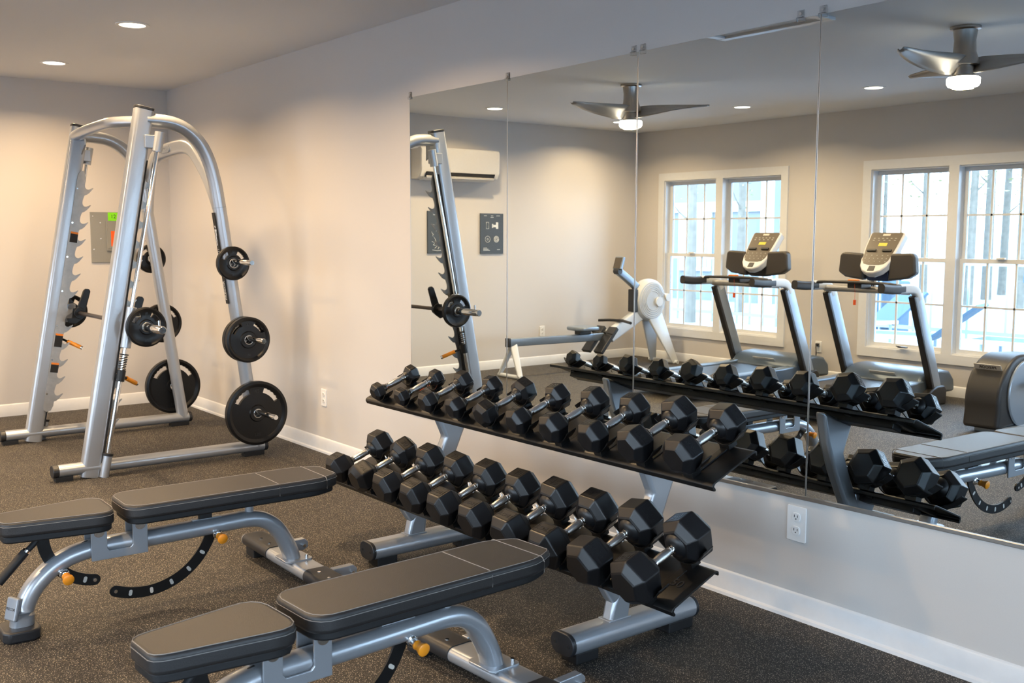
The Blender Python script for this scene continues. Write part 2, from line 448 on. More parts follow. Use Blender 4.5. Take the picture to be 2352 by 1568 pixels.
# ------------------------------------------------------------------ rack with dumbbells
RX0, RX1 = 4.652, 6.905
rack = empty('dumbbell_rack', (5.8, -.7, 0), 'two-tier silver and black dumbbell rack standing below the wall mirrors', 'dumbbell rack')
ro = rack.location
sl = radians(21.8)
def shelf(yf, zf, yb, zb, z_name):
    d = Vector((0, yb-yf, zb-zf)); L = d.length; d.normalize(); n = Vector((0, -d.z, d.y))
    P0 = Vector((0, yf, zf))
    prof = []
    def P(s, t): q = P0+d*s+n*t; return (q.y, q.z)
    prof = [P(-.002, -.03), P(-.010, -.026), P(-.012, -.008), P(-.006, -.001), P(.004, .002), P(L-.006, .002), P(L+.006, -.001), P(L+.013, -.008), P(L+.010, -.02),
            P(L+.004, -.02), P(L+.005, -.01), P(L-.004, -.006), P(.006, -.006), P(-.002, -.012), P(.002, -.024)]
    o = MB(ro).prism(prof, 'x', RX0, RX1).build('shelf', 'black', rack, smooth=True, bevel=.0015)
    # support channel under the shelf
    c = MB(ro); q = P0+d*(L*.62)-n*.028
    c.box(((RX0+RX1)/2, q.y, q.z), (RX1-RX0-.24, .07, .035), Matrix.Rotation(sl, 3, 'X'))
    c.build('channel', 'black', o, smooth=False, bevel=.004)
    return o, P0, d, n, L
upper = shelf(-.715, .676, -.512, .757, 'upper')
lower = shelf(-.897, .293, -.695, .374, 'lower')
badge = MB(ro)
P0, d, n, L = lower[1:]
q = P0+d*.10+n*.003
badge.add([(6.87-a, q.y+d.y*b, q.z+d.z*b) for a, b in ((0, -.03), (.17, -.03), (.17, .05), (0, .05))], [(0, 1, 2, 3)])
text_q = P0+d*.105+n*.0035
tm = MB(ro); text_mb(tm, '50', .05, basis(Vector((1, 0, 0)), d, n, (6.83, text_q.y, text_q.z)), .0005); tm.build('weight_label', 'blackp', rack)
def upright(xc):
    t = .027
    xc += .008
    m = MB(ro)
    m.prism([(-.818, .075), (-.72, .075), (-.706, .17), (-.545, .455), (-.48, .60), (-.445, .74), (-.655, .665), (-.600, .545), (-.665, .41), (-.795, .17)], 'x', xc-t, xc+t)
    m.prism([(-.795, .17), (-.870, .286), (-.70, .355), (-.69, .20)], 'x', xc-t*.98, xc+t*.98)
    u = m.build('upright', 'silver', rack, bevel=.014, seg=3)
    g = MB(ro); g.box((xc, -.765, .113), (.062, .105, .005)); g.build('weld_plate', 'silver', u, smooth=False, bevel=.002)
    f = MB(ro); f.sweep([(xc, -1.0, .073), (xc, -.39, .073)], rrect(.118, .078, .038, 6)); fo = f.build('foot', 'silver', rack, angle=50)
    c = MB(ro)
    for y0, y1 in ((-1.018, -1.0), (-.39, -.375)): c.sweep([(xc, y0, .073), (xc, y1, .073)], rrect(.121, .081, .039, 6))
    co = c.pieces('end_cap', 'blackp', fo, bevel=.003)
    c = MB(ro)
    for dx in (-.035, .035): c.cyl((xc+dx, -1.020, .073), (xc+dx, -1.0170, .073), .0065, 12)
    c.pieces('cap_hole', 'slot', fo)
    b = MB(ro)
    for y0, y1 in ((-.985, -.88), (-.52, -.39)): b.bb((xc-.042, y0, 0), (xc+.042, y1, .040))
    b.pieces('rubber_pad', 'board', fo, smooth=False, bevel=.004)
for xc in (5.15, 6.49): upright(xc)

WT = [5, 5, 10, 10, 15, 15, 20, 20, 25, 25, 30, 30, 35, 35, 40, 40, 45, 45, 50, 50]
DD = {5: .077, 10: .091, 15: .102, 20: .111, 25: .124, 30: .129, 35: .134, 40: .140, 45: .146, 50: .154}
LL = {5: .062, 10: .074, 15: .083, 20: .090, 25: .098, 30: .103, 35: .108, 40: .113, 45: .118, 50: .124}
CCD = {5: .205, 10: .212, 15: .22, 20: .228, 25: .234, 30: .250, 35: .255, 40: .260, 45: .266, 50: .272}
for k_ in (30, 35, 40, 45, 50): CCD[k_] *= .955
ROTF = [20, 10, 5, -5, 28, -6, -8, -5, 48, 55, 0, 32, 3, 6, 2, 0, 4, 2, 50, -20]
def saddle(frame, k, wgt, sgn):
    """black cradle under one head; frame = (origin, u(x), d(along), n)"""
    o, d, n = frame
    D = DD[wgt]; r = D/2*1.16; w = max(.062, D*.56+.01); m = MB(ro); ax = d
    prof = []
    for i in range(9):
        t = -1+2*i/8
        x = t*(w+.006); z = .003+(abs(t)**1.7)*(r*.66+.010)
        prof.append((x, z))
    th = .006
    sec = prof+[(x, z-th) for x, z in reversed(prof)]
    vs = []; hw = .026
    for s in (-hw, hw):
        for x, z in sec: vs.append(o+Vector((x, 0, 0))+n*z+d*s)
    N = len(sec)
    fs = [tuple(range(N-1, -1, -1)), tuple(range(N, 2*N))]+[(i, (i+1) % N, (i+1) % N+N, i+N) for i in range(N)]
    m.add(vs, fs)
    # tapered stand down to the shelf
    m.box(tuple(o-n*.008), (w*.55, .044, .02), Matrix.Rotation(sl, 3, 'X'))
    return m
ORD = ['first', 'second', 'third', 'fourth', 'fifth', 'sixth', 'seventh', 'eighth', 'ninth', 'tenth']
db_proto = {}
def make_dumbbell(wgt, rotdeg):
    D, Lh, cc = DD[wgt], LL[wgt], CCD[wgt]
    root = bpy.data.objects.new('dumbbell', None); COL.objects.link(root); root.empty_display_size = .05
    R = D/2/cos(pi/6)
    rot = radians(rotdeg)
    for s, word in ((-1, 'TROY'), (1, str(wgt))):
        c = s*cc/2
        # hex profile along y (local axis y = handle direction), chamfered at both ends
        prof = [(-Lh/2, .62), (-Lh/2+.004, .70), (-Lh*.28, 1.0), (Lh*.28, 1.0), (Lh/2-.004, .70), (Lh/2, .62)]
        if s > 0: prof = prof
        m = MB(); vs = []; fs = []; N = 6
        for t, k in prof:
            for j in range(N):
                a = radians(30+60*j)+pi/2-rot
                vs.append((R*k*cos(a), c+t, R*k*sin(a)))
        for i in range(len(prof)-1):
            for j in range(N): fs.append((i*N+j, i*N+(j+1) % N, (i+1)*N+(j+1) % N, (i+1)*N+j))
        fs.append(tuple(range(N))); fs.append(tuple((len(prof)-1)*N+j for j in range(N)))
        m.add(vs, fs)
        h = m.build('head', 'rubber', root, smooth=False, bevel=.0035, seg=2)
        # rubber neck between head and handle
        nk = MB(); ci = c-s*Lh/2
        nk.lathe([(D*.30, 0), (D*.27, .008), (D*.21, .016), (.0165, .021)], (0, ci+s*.002, 0), (0, -s, 0), 24)
        nk.build('neck', 'rubber', h)
        # raised marking on the top facet
        tm = MB(); fl = R  # facet width = R
        th = rot
        nx = Vector((sin(th), 0, cos(th))); ux = Vector((cos(th), 0, -sin(th))); vy = Vector((0, 1, 0))
        og = nx*(D/2+.0002)+Vector((0, c, 0))
        if s < 0: ux, vy = -ux, -vy
        size = min(Lh*.50, fl*.55) if s > 0 else min(Lh*.36, fl*.34)
        text_mb(tm, word, size, basis(ux, vy, nx, og), .0007, .02)
        bw, bh, q = fl*.42, Lh*.22, .0012
        for (a0, b0, a1, b1) in ((-bw, -bh, bw, -bh+q), (-bw, bh-q, bw, bh), (-bw, -bh, -bw+q, bh), (bw-q, -bh, bw, bh)):
            tm.add([og+ux*a+vy*b+nx*z for z in (0, .0007) for a, b in ((a0, b0), (a1, b0), (a1, b1), (a0, b1))],
                   [(0, 1, 2, 3), (4, 5, 6, 7), (0, 1, 5, 4), (1, 2, 6, 5), (2, 3, 7, 6), (3, 0, 4, 7)])
        tm.build('marking', 'emboss', h, smooth=False)
    g = cc/2-Lh/2-.010
    hm = MB(); prof = [(.0105, -g-.012), (.0105, -g+.0), (.0165, -g+.001), (.0165, -g+.010), (.0128, -g+.011), (.0128, -g+.014), (.0160, -g+.015), (.0160, -g+.021), (.0128, -g+.022), (.0128, -g+.025)]
    body = [(.0135, -g+.026), (.0150, -g*.35), (.0158, 0), (.0150, g*.35), (.0135, g-.026)]
    prof2 = prof+body+[(r, -t) for r, t in reversed(prof)]
    hm.lathe(prof2, (0, 0, 0), (0, 1, 0), 20)
    ho = hm.build('handle', 'chrome', root)
    kn = MB(); kn.lathe([(.0139, -g*.62), (.0156, -g*.32), (.0163, 0), (.0156, g*.32), (.0139, g*.62)], (0, 0, 0), (0, 1, 0), 20)
    kn.build('knurled_grip', 'knurl', ho)
    return root
for k in range(20):
    up = k < 10; i = k % 10; w = WT[k]
    sh = upper if up else lower
    P0, d, n, L = sh[1:]
    root = make_dumbbell(w, ROTF[k])
    X = 4.797+.2222*i
    ym = -.640 if up else -.839
    s_mid = (ym-P0.y)/d.y
    gap = (.024+.018*i/9) if up else (.050-.010*i/9)
    ctr = P0+d*s_mid+n*(DD[w]/2+gap)
    # keep the middle at the measured depth
    ctr.y = ym; ctr.x = X
    root.location = ctr; root.rotation_euler = (sl-.02, 0, random.uniform(-.015, .015))
    tag(root, 'black hex dumbbell marked %d, %s from the far left end of the %s shelf' % (w, ORD[i], 'upper' if up else 'lower'), 'dumbbell', 'hex dumbbells on the two-tier rack')
    for s in (-1, 1):
        hc = Vector((X, ctr.y, ctr.z))+d*(s*(CCD[w]/2-.018))
        fr = (hc-n*(DD[w]/2+.008), d, n)
        sd = saddle(fr, k, w, s)
        # leg of the cradle down to the shelf surface
        foot = P0+d*((hc.y-P0.y)/d.y)
        so = sd.build('saddle', 'black', rack, bevel=.001)
    # two rails under the pair of saddles, down on the shelf
    rm = MB(ro)
    a = Vector((X, ctr.y, ctr.z))-n*(DD[w]/2+.026)
    hgt = max(.008, gap-.018)
    rm.box((X, a.y+.0, a.z-hgt*.5+.002), (.030, .16, hgt+.006), Matrix.Rotation(sl, 3, 'X'))
    rm.build('saddle_mount', 'black', rack, smooth=False, bevel=.002)

# price-tag style paper cuffs seen on some lower handles
def cuff(X, k):
    w = WT[10+k]; P0, d, n, L = lower[1:]
    c = bpy.data.objects
    m = MB()
    return m
for k in (1, 4, 5, 6, 7, 8):
    w = WT[10+k]; P0, d, n, L = lower[1:]
    ym = -.839; s_mid = (ym-P0.y)/d.y; gap = .050-.010*k/9
    ctr = P0+d*s_mid+n*(DD[w]/2+gap); ctr.y = ym; ctr.x = 4.797+.2222*k
    g = CCD[w]/2-LL[w]/2-.010
    m = MB(); o = ctr+d*(g*.42)
    x = Vector((1, 0, 0)); pts = []
    for i in range(7):
        a = radians(100+ i*33); pts.append(o+x*(.0170*cos(a))+n*(.0170*sin(a)))
    pts = [o+n*.030-x*.010]+pts
    vs = []; 
    for i_, p in enumerate(pts): vs += [p-d*(.0005 if i_ == 0 else .004), p+d*(.0005 if i_ == 0 else .004)]
    fs = [(2*i, 2*i+1, 2*i+3, 2*i+2) for i in range(len(pts)-1)]
    m.off = ctr
    m.add(vs, fs)
    ob = m.build('handle_tag', 'white', None); ob.location = ctr
    sm = ob.modifiers.new('thick', 'SOLIDIFY'); sm.thickness = .0008
    tag(ob, 'small white paper tag wrapped round the handle of the %s lower-shelf dumbbell' % ORD[k], 'paper tag', 'paper tags on the dumbbell handles')
# red scrap on upper shelf
P0, d, n, L = upper[1:]
q = P0+d*.12+n*.003
m = MB((4.99, q.y, q.z)); m.add([(4.97+a, q.y+b*d.y, q.z+b*d.z+c) for a, b, c in ((0, 0, 0), (.06, .0, 0), (.06, .02, 0), (0, .02, 0), (0, 0, .001), (.06, .0, .001), (.06, .02, .001), (0, .02, .001))],
      [(0, 1, 2, 3), (4, 5, 6, 7), (0, 1, 5, 4), (1, 2, 6, 5), (2, 3, 7, 6), (3, 0, 4, 7)])
ob = m.build('red_tag', 'red', smooth=False); ob.location = (4.99, q.y, q.z)
tag(ob, 'small orange-red tag lying on the upper shelf by the second dumbbell', 'tag')

# ------------------------------------------------------------------ weight bench
def bench(loc, rz, label):
    root = empty('weight_bench', loc, label, 'weight bench', 'flat adjustable benches', rz=rz)
    # local x: seat end -> head end, local y: lateral, near side is -y
    oval = rrect(.085, .066, .031, 5)
    path = smooth_path([(-.004, 0, .030), (.006, 0, .10), (.040, 0, .172), (.098, 0, .230), (.165, 0, .268), (.25, 0, .286), (.34, 0, .290), (.55, 0, .292),
                        (.78, 0, .297), (.88, 0, .298), (.945, 0, .285), (1.0, 0, .248), (1.04, 0, .19), (1.068, 0, .13), (1.08, 0, .085)], 5)
    f = MB(); f.sweep(path, oval, up=(0, 1, 0) if False else (0, 0, 1))
    fr = f.build('frame', 'silver', root, angle=50)
    sl_ = MB(); sl_.sweep(smooth_path([(.085, 0, .232+.004), (.13, 0, .275), (.19, 0, .303), (.24, 0, .317)], 4), rrect(.010, .006, .002), caps=True)
    sl_.build('slot', 'slot', fr)
    sl_ = MB(); sl_.box((.705, 0, .3305), (.12, .03, .005)); sl_.build('slot_plate', 'silver', fr, bevel=.002)
    # hinge bracket plates
    for s in (-1, 1):
        y = s*.049
        pts = [(.240, .248), (.452, .248), (.452, .374), (.442, .386), (.404, .386), (.395, .374), (.395, .290), (.385, .280), (.308, .280), (.299, .290), (.299, .368), (.290, .380), (.250, .380), (.240, .368)]
        b = MB(); b.prism(pts, 'y', y-.004*s, y+.004*s)
        bo = b.build('hinge_bracket', 'silver', root, smooth=False, bevel=.002)
        for cx, cz in ((.2695, .358), (.4235, .364)):
            wmb = MB(); wmb.lathe([(.0195, .003), (.0195, .0075), (.010, .0076), (.010, .013), (.0, .013)], (cx, y, cz), (0, s, 0), 24)
            wmb.build('pivot_bolt', 'chrome', bo)
    # pads
    def pad(nm, outline_half, z0, z1, seams_):
        # outline_half: list of (x, halfwidth)
        pts = [(x, -w) for x, w in outline_half]+[(x, w) for x, w in reversed(outline_half)]
        m = MB(); m.prism(pts, 'z', z0, z1)
        o = m.build(nm, 'vinyl', root, bevel=.013, seg=4, angle=50)
        u = MB(); cx = sum(p[0] for p in pts)/len(pts)
        u.prism([(cx+(x-cx)*.965, y*.90) for x, y in pts], 'z', z0-.024, z0+.004)
        u.build('backing_board', 'board', o, bevel=.006)
        # stitched seam round the top edge
        s = MB(); ring = [Vector((cx+(x-cx)*.982, y*.94, z1-.0006)) for x, y in pts]; ring.append(ring[0]); 
        s.tube(ring, .0011, 6, caps=False)
        s.build('stitching', 'stitch', o)
        s = MB(); ring = [Vector((cx+(x-cx)*1.0005, y*1.0015, z1-.016)) for x, y in pts]; ring.append(ring[0])
        s.tube(ring, .0009, 6, caps=False)
        for x in seams_:
            hw = [w for xx, w in outline_half]
            hwx = max(hw)
            s.tube([(x, -hwx-.0005, z0+.006), (x, -hwx-.0005, z1-.014), (x, -hwx+.008, z1-.0025), (x, -hwx+.016, z1+.0006), (x, hwx-.016, z1+.0006), (x, hwx-.008, z1-.0025), (x, hwx+.0005, z1-.014), (x, hwx+.0005, z0+.006)], .0012, 6)
        s.build('side_stitching', 'stitch', o)
        return o
    pad('back_pad', [(.355, .075), (.362, .100), (.378, .122), (.402, .134), (.44, .136), (1.12, .136), (1.155, .133), (1.20, .118), (1.245, .095), (1.262, .078)], .403, .458, (.97, 1.185))
    pad('seat_pad', [(-.072, .056), (-.064, .074), (-.045, .086), (-.01, .094), (.23, .131), (.265, .134), (.295, .125), (.313, .102), (.320, .07)], .397, .453, ())
    # selector arcs
    def arc(nm, cx, cz, r, a0, a1, w, nh):
        m = MB(); pts = []; n = 26
        for i in range(n+1):
            a = radians(a0+(a1-a0)*i/n); pts.append((a, r+w/2))
        outer = [(cx+rr*cos(a), cz+rr*sin(a)) for a, rr in pts]
        inner = [(cx+(r-w/2)*cos(a), cz+(r-w/2)*sin(a)) for a, rr in reversed(pts)]
        capa = radians(a0); ce = (cx+r*cos(capa), cz+r*sin(capa)); capp = []
        for k in range(1, 6):
            t = (pi+pi*k/6) if a1 > a0 else (pi-pi*k/6)
            capp.append((ce[0]+w/2*cos(capa+t), ce[1]+w/2*sin(capa+t)))
        m.prism(outer+inner+capp, 'y', -.004, .004)
        o = m.build(nm, 'black', root, smooth=False)
        h = MB()
        for k in range(nh):
            a = radians(a0+(12 if a1 > a0 else -10)+(a1-a0)*(.155 if nh > 2 else .22)*k); px, pz = cx+r*cos(a), cz+r*sin(a)
            ux = Vector((-sin(a), 0, cos(a))); ur = Vector((cos(a), 0, sin(a)))
            # small slotted hole; the light it catches is painted as a pale cream insert
            pr_ = [(u, v) for u, v in rrect(.013, .024, .0064)]
            vs = [Vector((px, yy, pz))+ux*u+ur*v for yy in (-.0046, .0046) for u, v in pr_]; N = len(pr_)
            h.add(vs, [tuple(range(N)), tuple(range(N, 2*N))]+[(i, (i+1) % N, (i+1) % N+N, i+N) for i in range(N)])
        h.pieces('adjustment_hole', 'badge', o, smooth=False)
        bt = MB(); bt.cyl((ce[0], -.010, ce[1]), (ce[0], .010, ce[1]), .007, 12); bt.build('stop_bolt', 'chrome', o)
        return o
    arc('back_selector', .452, .362, .287, 246, 352, .044, 5)
    arc('seat_selector', .285, .365, .205, 263, 171, .044, 2)
    # knobs
    for kx, kz in ((.735, .268), (.143, .218)):
        k = MB(); k.lathe([(.017, 0), (.017, .004), (.009, .006), (.009, .022), (.0135, .024), (.0155, .028), (.013, .034), (.0165, .050), (.0205, .058), (.0205, .064), (.016, .067), (0, .067)], (kx, -.038, kz), (0, -1, -.12), 20)
        ko = k.build('knob', 'orange', root)
        c = MB(); c.lathe([(.019, 0), (.019, .006), (.0145, .009), (.0145, .024), (.010, .026)], (kx, -.036, kz), (0, -1, -.12), 20); c.build('knob_collar', 'chrome', ko)
    # rear rest
    st = MB(); st.cyl((.89, 0, .325), (.89, 0, .352), .0185); so = st.build('rest_post', 'silver', root)
    st = MB(); st.cyl((.89, 0, .350), (.89, 0, .388), .016); st.build('rest_bumper', 'board', so)
    bl = MB(); bl.box((.70, 0, .360), (.05, .03, .056)); bl.build('back_arc_mount', 'board', root, smooth=False, bevel=.002)
    # front foot
    m = MB(); m.prism([(-.052, -.050), (-.034, -.074), (.045, -.080), (.070, -.066), (.080, -.040), (.080, .040), (.070, .066), (.045, .080), (-.034, .074), (-.052, .050)], 'z', 0, .042)
    for v_ in m.v: v_.x -= .026
    m.build('front_foot', 'blackp', root, bevel=.008, seg=3)
    # name badge on the front leg
    R = Matrix.Rotation(radians(24), 3, 'Z') @ Matrix.Rotation(radians(14), 3, 'Y')
    bm_ = MB(); bm_.box((-.034, -.014, .112), (.018, .062, .085), R); bo = bm_.build('badge', 'silver_d', root, bevel=.006, smooth=False)
    nrm = R @ Vector((-1, 0, 0)); rt = R @ Vector((0, -1, 0)); up = R @ Vector((0, 0, 1))
    tm = MB(); ctr = Vector((-.034, -.014, .112))+nrm*.0092
    # lettering runs down the plate
    text_mb(tm, 'PRECOR', .0138, basis(-up*.7+rt*.7, up*.7+rt*.7, nrm, ctr) if False else basis(rt, up, nrm, ctr), .0006, .02); tm.build('badge_lettering', 'chrome', bo)
    # rear cross foot
    m = MB(); m.sweep([(1.10, -.47, .064), (1.10, .47, .064)], rrect(.118, .052, .024, 5), up=(0, 0, 1)); cf = m.build('rear_foot', 'silver', root, angle=50)
    for s in (-1, 1):
        c = MB(); c.sweep([(1.10, s*.19, .0655), (1.10, s*.455, .0655), (1.10, s*.476, .0625)], rrect(.123, .056, .026, 5), scales=[1, 1, .88]); cv = c.build('foot_cover', 'blackp', cf, angle=50)
        sc = MB()
        for yy in (.25, .34): sc.cyl((1.085, s*yy, .092), (1.085, s*yy, .0955), .007, 10)
        sc.pieces('cover_screw', 'chrome', cf)
        p = MB(); p.bb((1.055, s*.36, 0), (1.145, s*.45, .04)); p.pieces('rubber_pad', 'board', cf, smooth=False, bevel=.003)
        wb = MB(); wb.prism([(1.15, .045), (1.235, .040), (1.262, .052), (1.262, .078), (1.245, .094), (1.15, .092)], 'y', s*.235-.016, s*.235+.016); wo = wb.build('wheel_bracket', 'silver', cf, smooth=False, bevel=.003)
        bt = MB(); bt.cyl((1.235, s*.235-.034, .066), (1.235, s*.235+.034, .066), .008, 12); bt.build('axle_bolt', 'chrome', cf)
    m = MB(); m.prism([(x+1.088, y) for x, y in rrect(.125, .135, .02)], 'z', .088, .096); mo = m.build('mount_plate', 'silver', root, smooth=False, bevel=.002)
    bt = MB()
    for yy in (-.05, .05): bt.cyl((1.125, yy, .096), (1.125, yy, .112), .0075, 12)
    bt.pieces('mount_bolt', 'chrome', mo)
    # carry handle under the seat
    hb = MB(); hb.tube(smooth_path([(.075, -.03, .392), (.045, -.035, .352), (.01, -.04, .322), (-.02, -.045, .290)], 4), .011, 12); ho = hb.build('handle_rod', 'board', root)
    hb = MB(); hb.cyl((.018, -.0385, .332), (.008, -.0405, .322), .0155); hb.build('handle_ring', 'chrome', ho)
    hb = MB(); hb.cyl((.012, -.0395, .326), (-.085, -.055, .232), .0165); hb.build('hand_grip', 'board', ho)
    return root
bench((5.075, -2.432, 0), pi/2-radians(1.2), 'grey vinyl weight bench farther from the camera, with its head end near the dumbbell rack')
bench((6.560, -2.410, 0), pi/2+radians(2.6), 'grey vinyl weight bench nearest the camera, cut off by the bottom edge of the photo')

# ------------------------------------------------------------------ smith machine
sm = empty('barbell_machine', (1.93, -1.0, 0), 'tall silver guided barbell machine standing in the corner', 'gym machine')
so_ = sm.location
def yz_up(z): return -1.50+.41*z/2.26      # centre line of the leaning upright
def yz_rod(z): return -1.425+.1945*z
def yz_post(z): return -.39-.235*z/1.68     # rear post (straight part)
FR = {'near': (2.62, 1), 'far': (1.24, -1)}   # s = outward sign
for key, (X, s) in FR.items():
    m = MB(so_); m.sweep([(X, yz_up(.004), .004), (X, yz_up(2.25), 2.25)], rrect(.086, .114, .024, 5), up=(0, 1, 0)); u = m.build('front_upright', 'silver', sm, angle=50)
    m = MB(so_); m.sweep([(X, yz_up(2.25), 2.25), (X, yz_up(2.268), 2.268)], rrect(.088, .116, .025, 5), up=(0, 1, 0)); m.pieces('end_cap', 'blackp', u, bevel=.003)
    dvz = Vector((0, .41, 2.26)).normalized(); nvz = Vector((0, dvz.z, -dvz.y))
    pa = Vector((X, yz_up(.12), .12))+nvz*.0575; pb = Vector((X, yz_up(1.95), 1.95))+nvz*.0575
    m = MB(so_); m.sweep([pa, pb], rrect(.074, .006, .002, 2), up=(0, 1, 0)); m.build('rubber_strip', 'board', u, smooth=False)
    # base rail
    m = MB(so_); m.sweep([(X, -1.68, .062), (X, -.36, .062)], ellipse(.045, .038, 20)); b = m.build('base_rail', 'silver', sm, angle=50)
    m = MB(so_); m.sweep([(X, -1.715, .062), (X, -1.68, .062)], ellipse(.047, .040, 20)); m.sweep([(X, -.36, .062), (X, -.335, .062)], ellipse(.047, .040, 20)); m.pieces('end_cap', 'blackp', b, bevel=.004)
    m = MB(so_); m.bb((X-.03, -1.70, 0), (X+.03, -1.60, .03)); m.bb((X-.03, -.50, 0), (X+.03, -.36, .03)); m.pieces('rubber_foot', 'board', b, smooth=False)
    # guide rod
    XR = X+.054*s
    m = MB(so_); m.cyl((XR, yz_rod(.05), .05), (XR, yz_rod(2.0), 2.0), .0135); r = m.build('guide_rod', 'chrome', sm)
    m = MB(so_); m.cyl((XR, yz_rod(.0)-.003, .0), (XR, yz_rod(.13), .13), .027); m.cyl((XR, yz_rod(1.995), 1.995), (XR, yz_rod(2.115), 2.115), .030); rc = m.pieces('rod_socket', 'silver', r)
    m = MB(so_); m.cyl((XR, yz_rod(.13), .13), (XR, yz_rod(.145), .145), .031); m.build('rod_bumper', 'board', r)
    m = MB(so_); m.box((X+.027*s, (yz_up(2.055)+yz_rod(2.055))/2+.012, 2.055), (.060, .09, .080)); m.build('rod_bracket', 'silver', r, bevel=.004, smooth=False)
    # hook plate (inner side)
    XP = X-.0465*s
    dv = Vector((.41, 2.26)).normalized(); nv = Vector((dv.y, -dv.x))
    def PT(off, z): c = Vector((yz_up(z), z)); q = c+nv*off; return (q.x, q.y)
    pts = [PT(.024, .26), PT(.030, .232), PT(.050, .222), PT(.078, .235), PT(.090, .27)]
    z = .30
    for t in range(13):
        zz = z+t*.1235
        pts += [PT(.090, zz), PT(.104, zz+.006), PT(.120, zz+.022), PT(.144, zz+.060), PT(.141, zz+.064), PT(.115, zz+.046), PT(.100, zz+.045), PT(.088, zz+.054), PT(.083, zz+.068), PT(.083, zz+.088), PT(.086, zz+.105)]
    pts += [PT(.072, 1.93), PT(.062, 1.95), PT(.042, 1.95), PT(.028, 1.925), PT(.024, 1.88)]
    m = MB(so_); m.prism(pts, 'x', XP-.003, XP+.003); hp = m.build('hook_plate', 'iron', sm, smooth=False)
    m = MB(so_)
    for t in range(7):
        zz = .35+t*.245; q = PT(.034, zz)
        m.cyl((XP-s*.002, q[0], q[1]), (XP-s*.008, q[0], q[1]), .006, 10)
    m.pieces('plate_bolt', 'chrome', hp)
    if key == 'far':
        for zc, hh in ((1.475, .075), (.735, .095), (.54, .07)):
            q = PT(.060, zc)
            rotx = Matrix.Rotation(-atan2(.41, 2.26), 3, 'X')
            d1 = MB(so_).box((XP+.0045, q[0], q[1]), (.002, .052, hh), rotx).build('warning_label', 'slot', hp, smooth=False)
            q = PT(.060, zc+hh/2-.006)
            MB(so_).box((XP+.0052, q[0], q[1]), (.002, .052, .014), rotx).build('label_stripe', 'decalr', hp, smooth=False)
    # top arc and rear post as one bent tube
    path = [(X, yz_up(2.18)+.02, 2.19), (X, -.98, 2.188), (X, -.90, 2.176), (X, -.82, 2.14), (X, -.745, 2.07), (X, -.69, 1.97), (X, -.652, 1.84), (X, -.625, 1.68), (X, yz_post(1.3), 1.3), (X, yz_post(.06), .06)]
    m = MB(so_); m.sweep(smooth_path(path, 6), ellipse(.043, .047, 20), up=(1, 0, 0)); rp = m.build('rear_post', 'silver', sm, angle=60)
    m = MB(so_); m.sweep([(X, yz_post(1.665), 1.665), (X, yz_post(1.660), 1.66)], ellipse(.044, .048, 20), up=(1, 0, 0)); m.build('joint_line', 'silver_d', rp)
    # pegs
    for z in (1.31, .81, .31):
        y = yz_post(z)
        m = MB(so_); m.lathe([(.030, 0), (.030, .035), (.0165, .036), (.0165, .355), (.0145, .36)], (X+s*.02, y, z), (s, 0, 0), 20); m.build('storage_peg', 'chrome', rp)
    # slider
    zc = .915
    m = MB(so_); m.cyl((XR, yz_rod(.79), .79), (XR, yz_rod(1.04), 1.04), .031, 24); m.box((XR-.012*s, (yz_rod(zc)-1.17)/2, zc), (.05, .09, .13)); sd = m.build('slide_block', 'silver', sm, bevel=.003)
    # locking collar with spring and orange grip
    zl = .62 if key == 'near' else .735
    y = yz_rod(zl)
    m = MB(so_); m.cyl((XR, yz_rod(zl-.035), zl-.035), (XR, yz_rod(zl+.035), zl+.035), .026); m.box((XR-.03*s, y-.01, zl), (.06, .04, .03))
    m.cyl((XR, yz_rod(zl+.125), zl+.125), (XR, yz_rod(zl+.132), zl+.132), .027)
    lk = m.pieces('safety_stop', 'black', sm, bevel=.002)
    m = MB(so_); m.tube([(XR+.022*cos(t*.55), yz_rod(zl+.035+.0012*t)+.022*sin(t*.55), zl+.035+.0013*t) for t in range(0, 68)], .0028, 6); m.build('spring', 'black', lk)
    a = Vector((XR-.03*s, y+.02, zl-.01)); dirv = Vector((-s*.55, .70, -.40)).normalized()
    m = MB(so_); m.cyl(a, a+dirv*.05, .008); m.build('stop_stem', 'black', lk)
    m = MB(so_); m.cyl(a+dirv*.04, a+dirv*.145, .0145); go = m.build('stop_grip', 'orange', lk)
    m = MB(so_); m.cyl(a+dirv*.145, a+dirv*.160, .0135); m.build('grip_tip', 'chrome', lk)
# rear arch cross member
m = MB(so_)
m.sweep(smooth_path([(1.24, -.615, 1.66), (1.25, -.61, 1.78), (1.285, -.605, 1.90), (1.33, -.60, 2.0), (1.42, -.60, 2.06), (1.65, -.60, 2.09), (1.92, -.60, 2.10), (2.06, -.60, 2.085), (2.17, -.60, 2.04), (2.33, -.60, 1.92), (2.44, -.60, 1.81), (2.56, -.605, 1.67), (2.60, -.61, 1.60)], 5), rrect(.105, .062, .028, 5), up=(0, 1, 0))
ar = m.build('rear_arch', 'silver', sm, angle=50)
bt = MB(so_); bt.prism([(1.69+a*1.0, 2.092+b) for a, b in rrect(.17, .05, .02)], 'y', -.640, -.628); bo = bt.build('arch_badge', 'silver_d', ar, bevel=.002, smooth=False)
tm = MB(so_); text_mb(tm, 'PRECOR', .030, basis(Vector((1, 0, 0)), Vector((0, 0, 1)), Vector((0, -1, 0)), (1.69, -.6405, 2.092)), .0006, .02); tm.build('badge_lettering', 'chrome', ar)
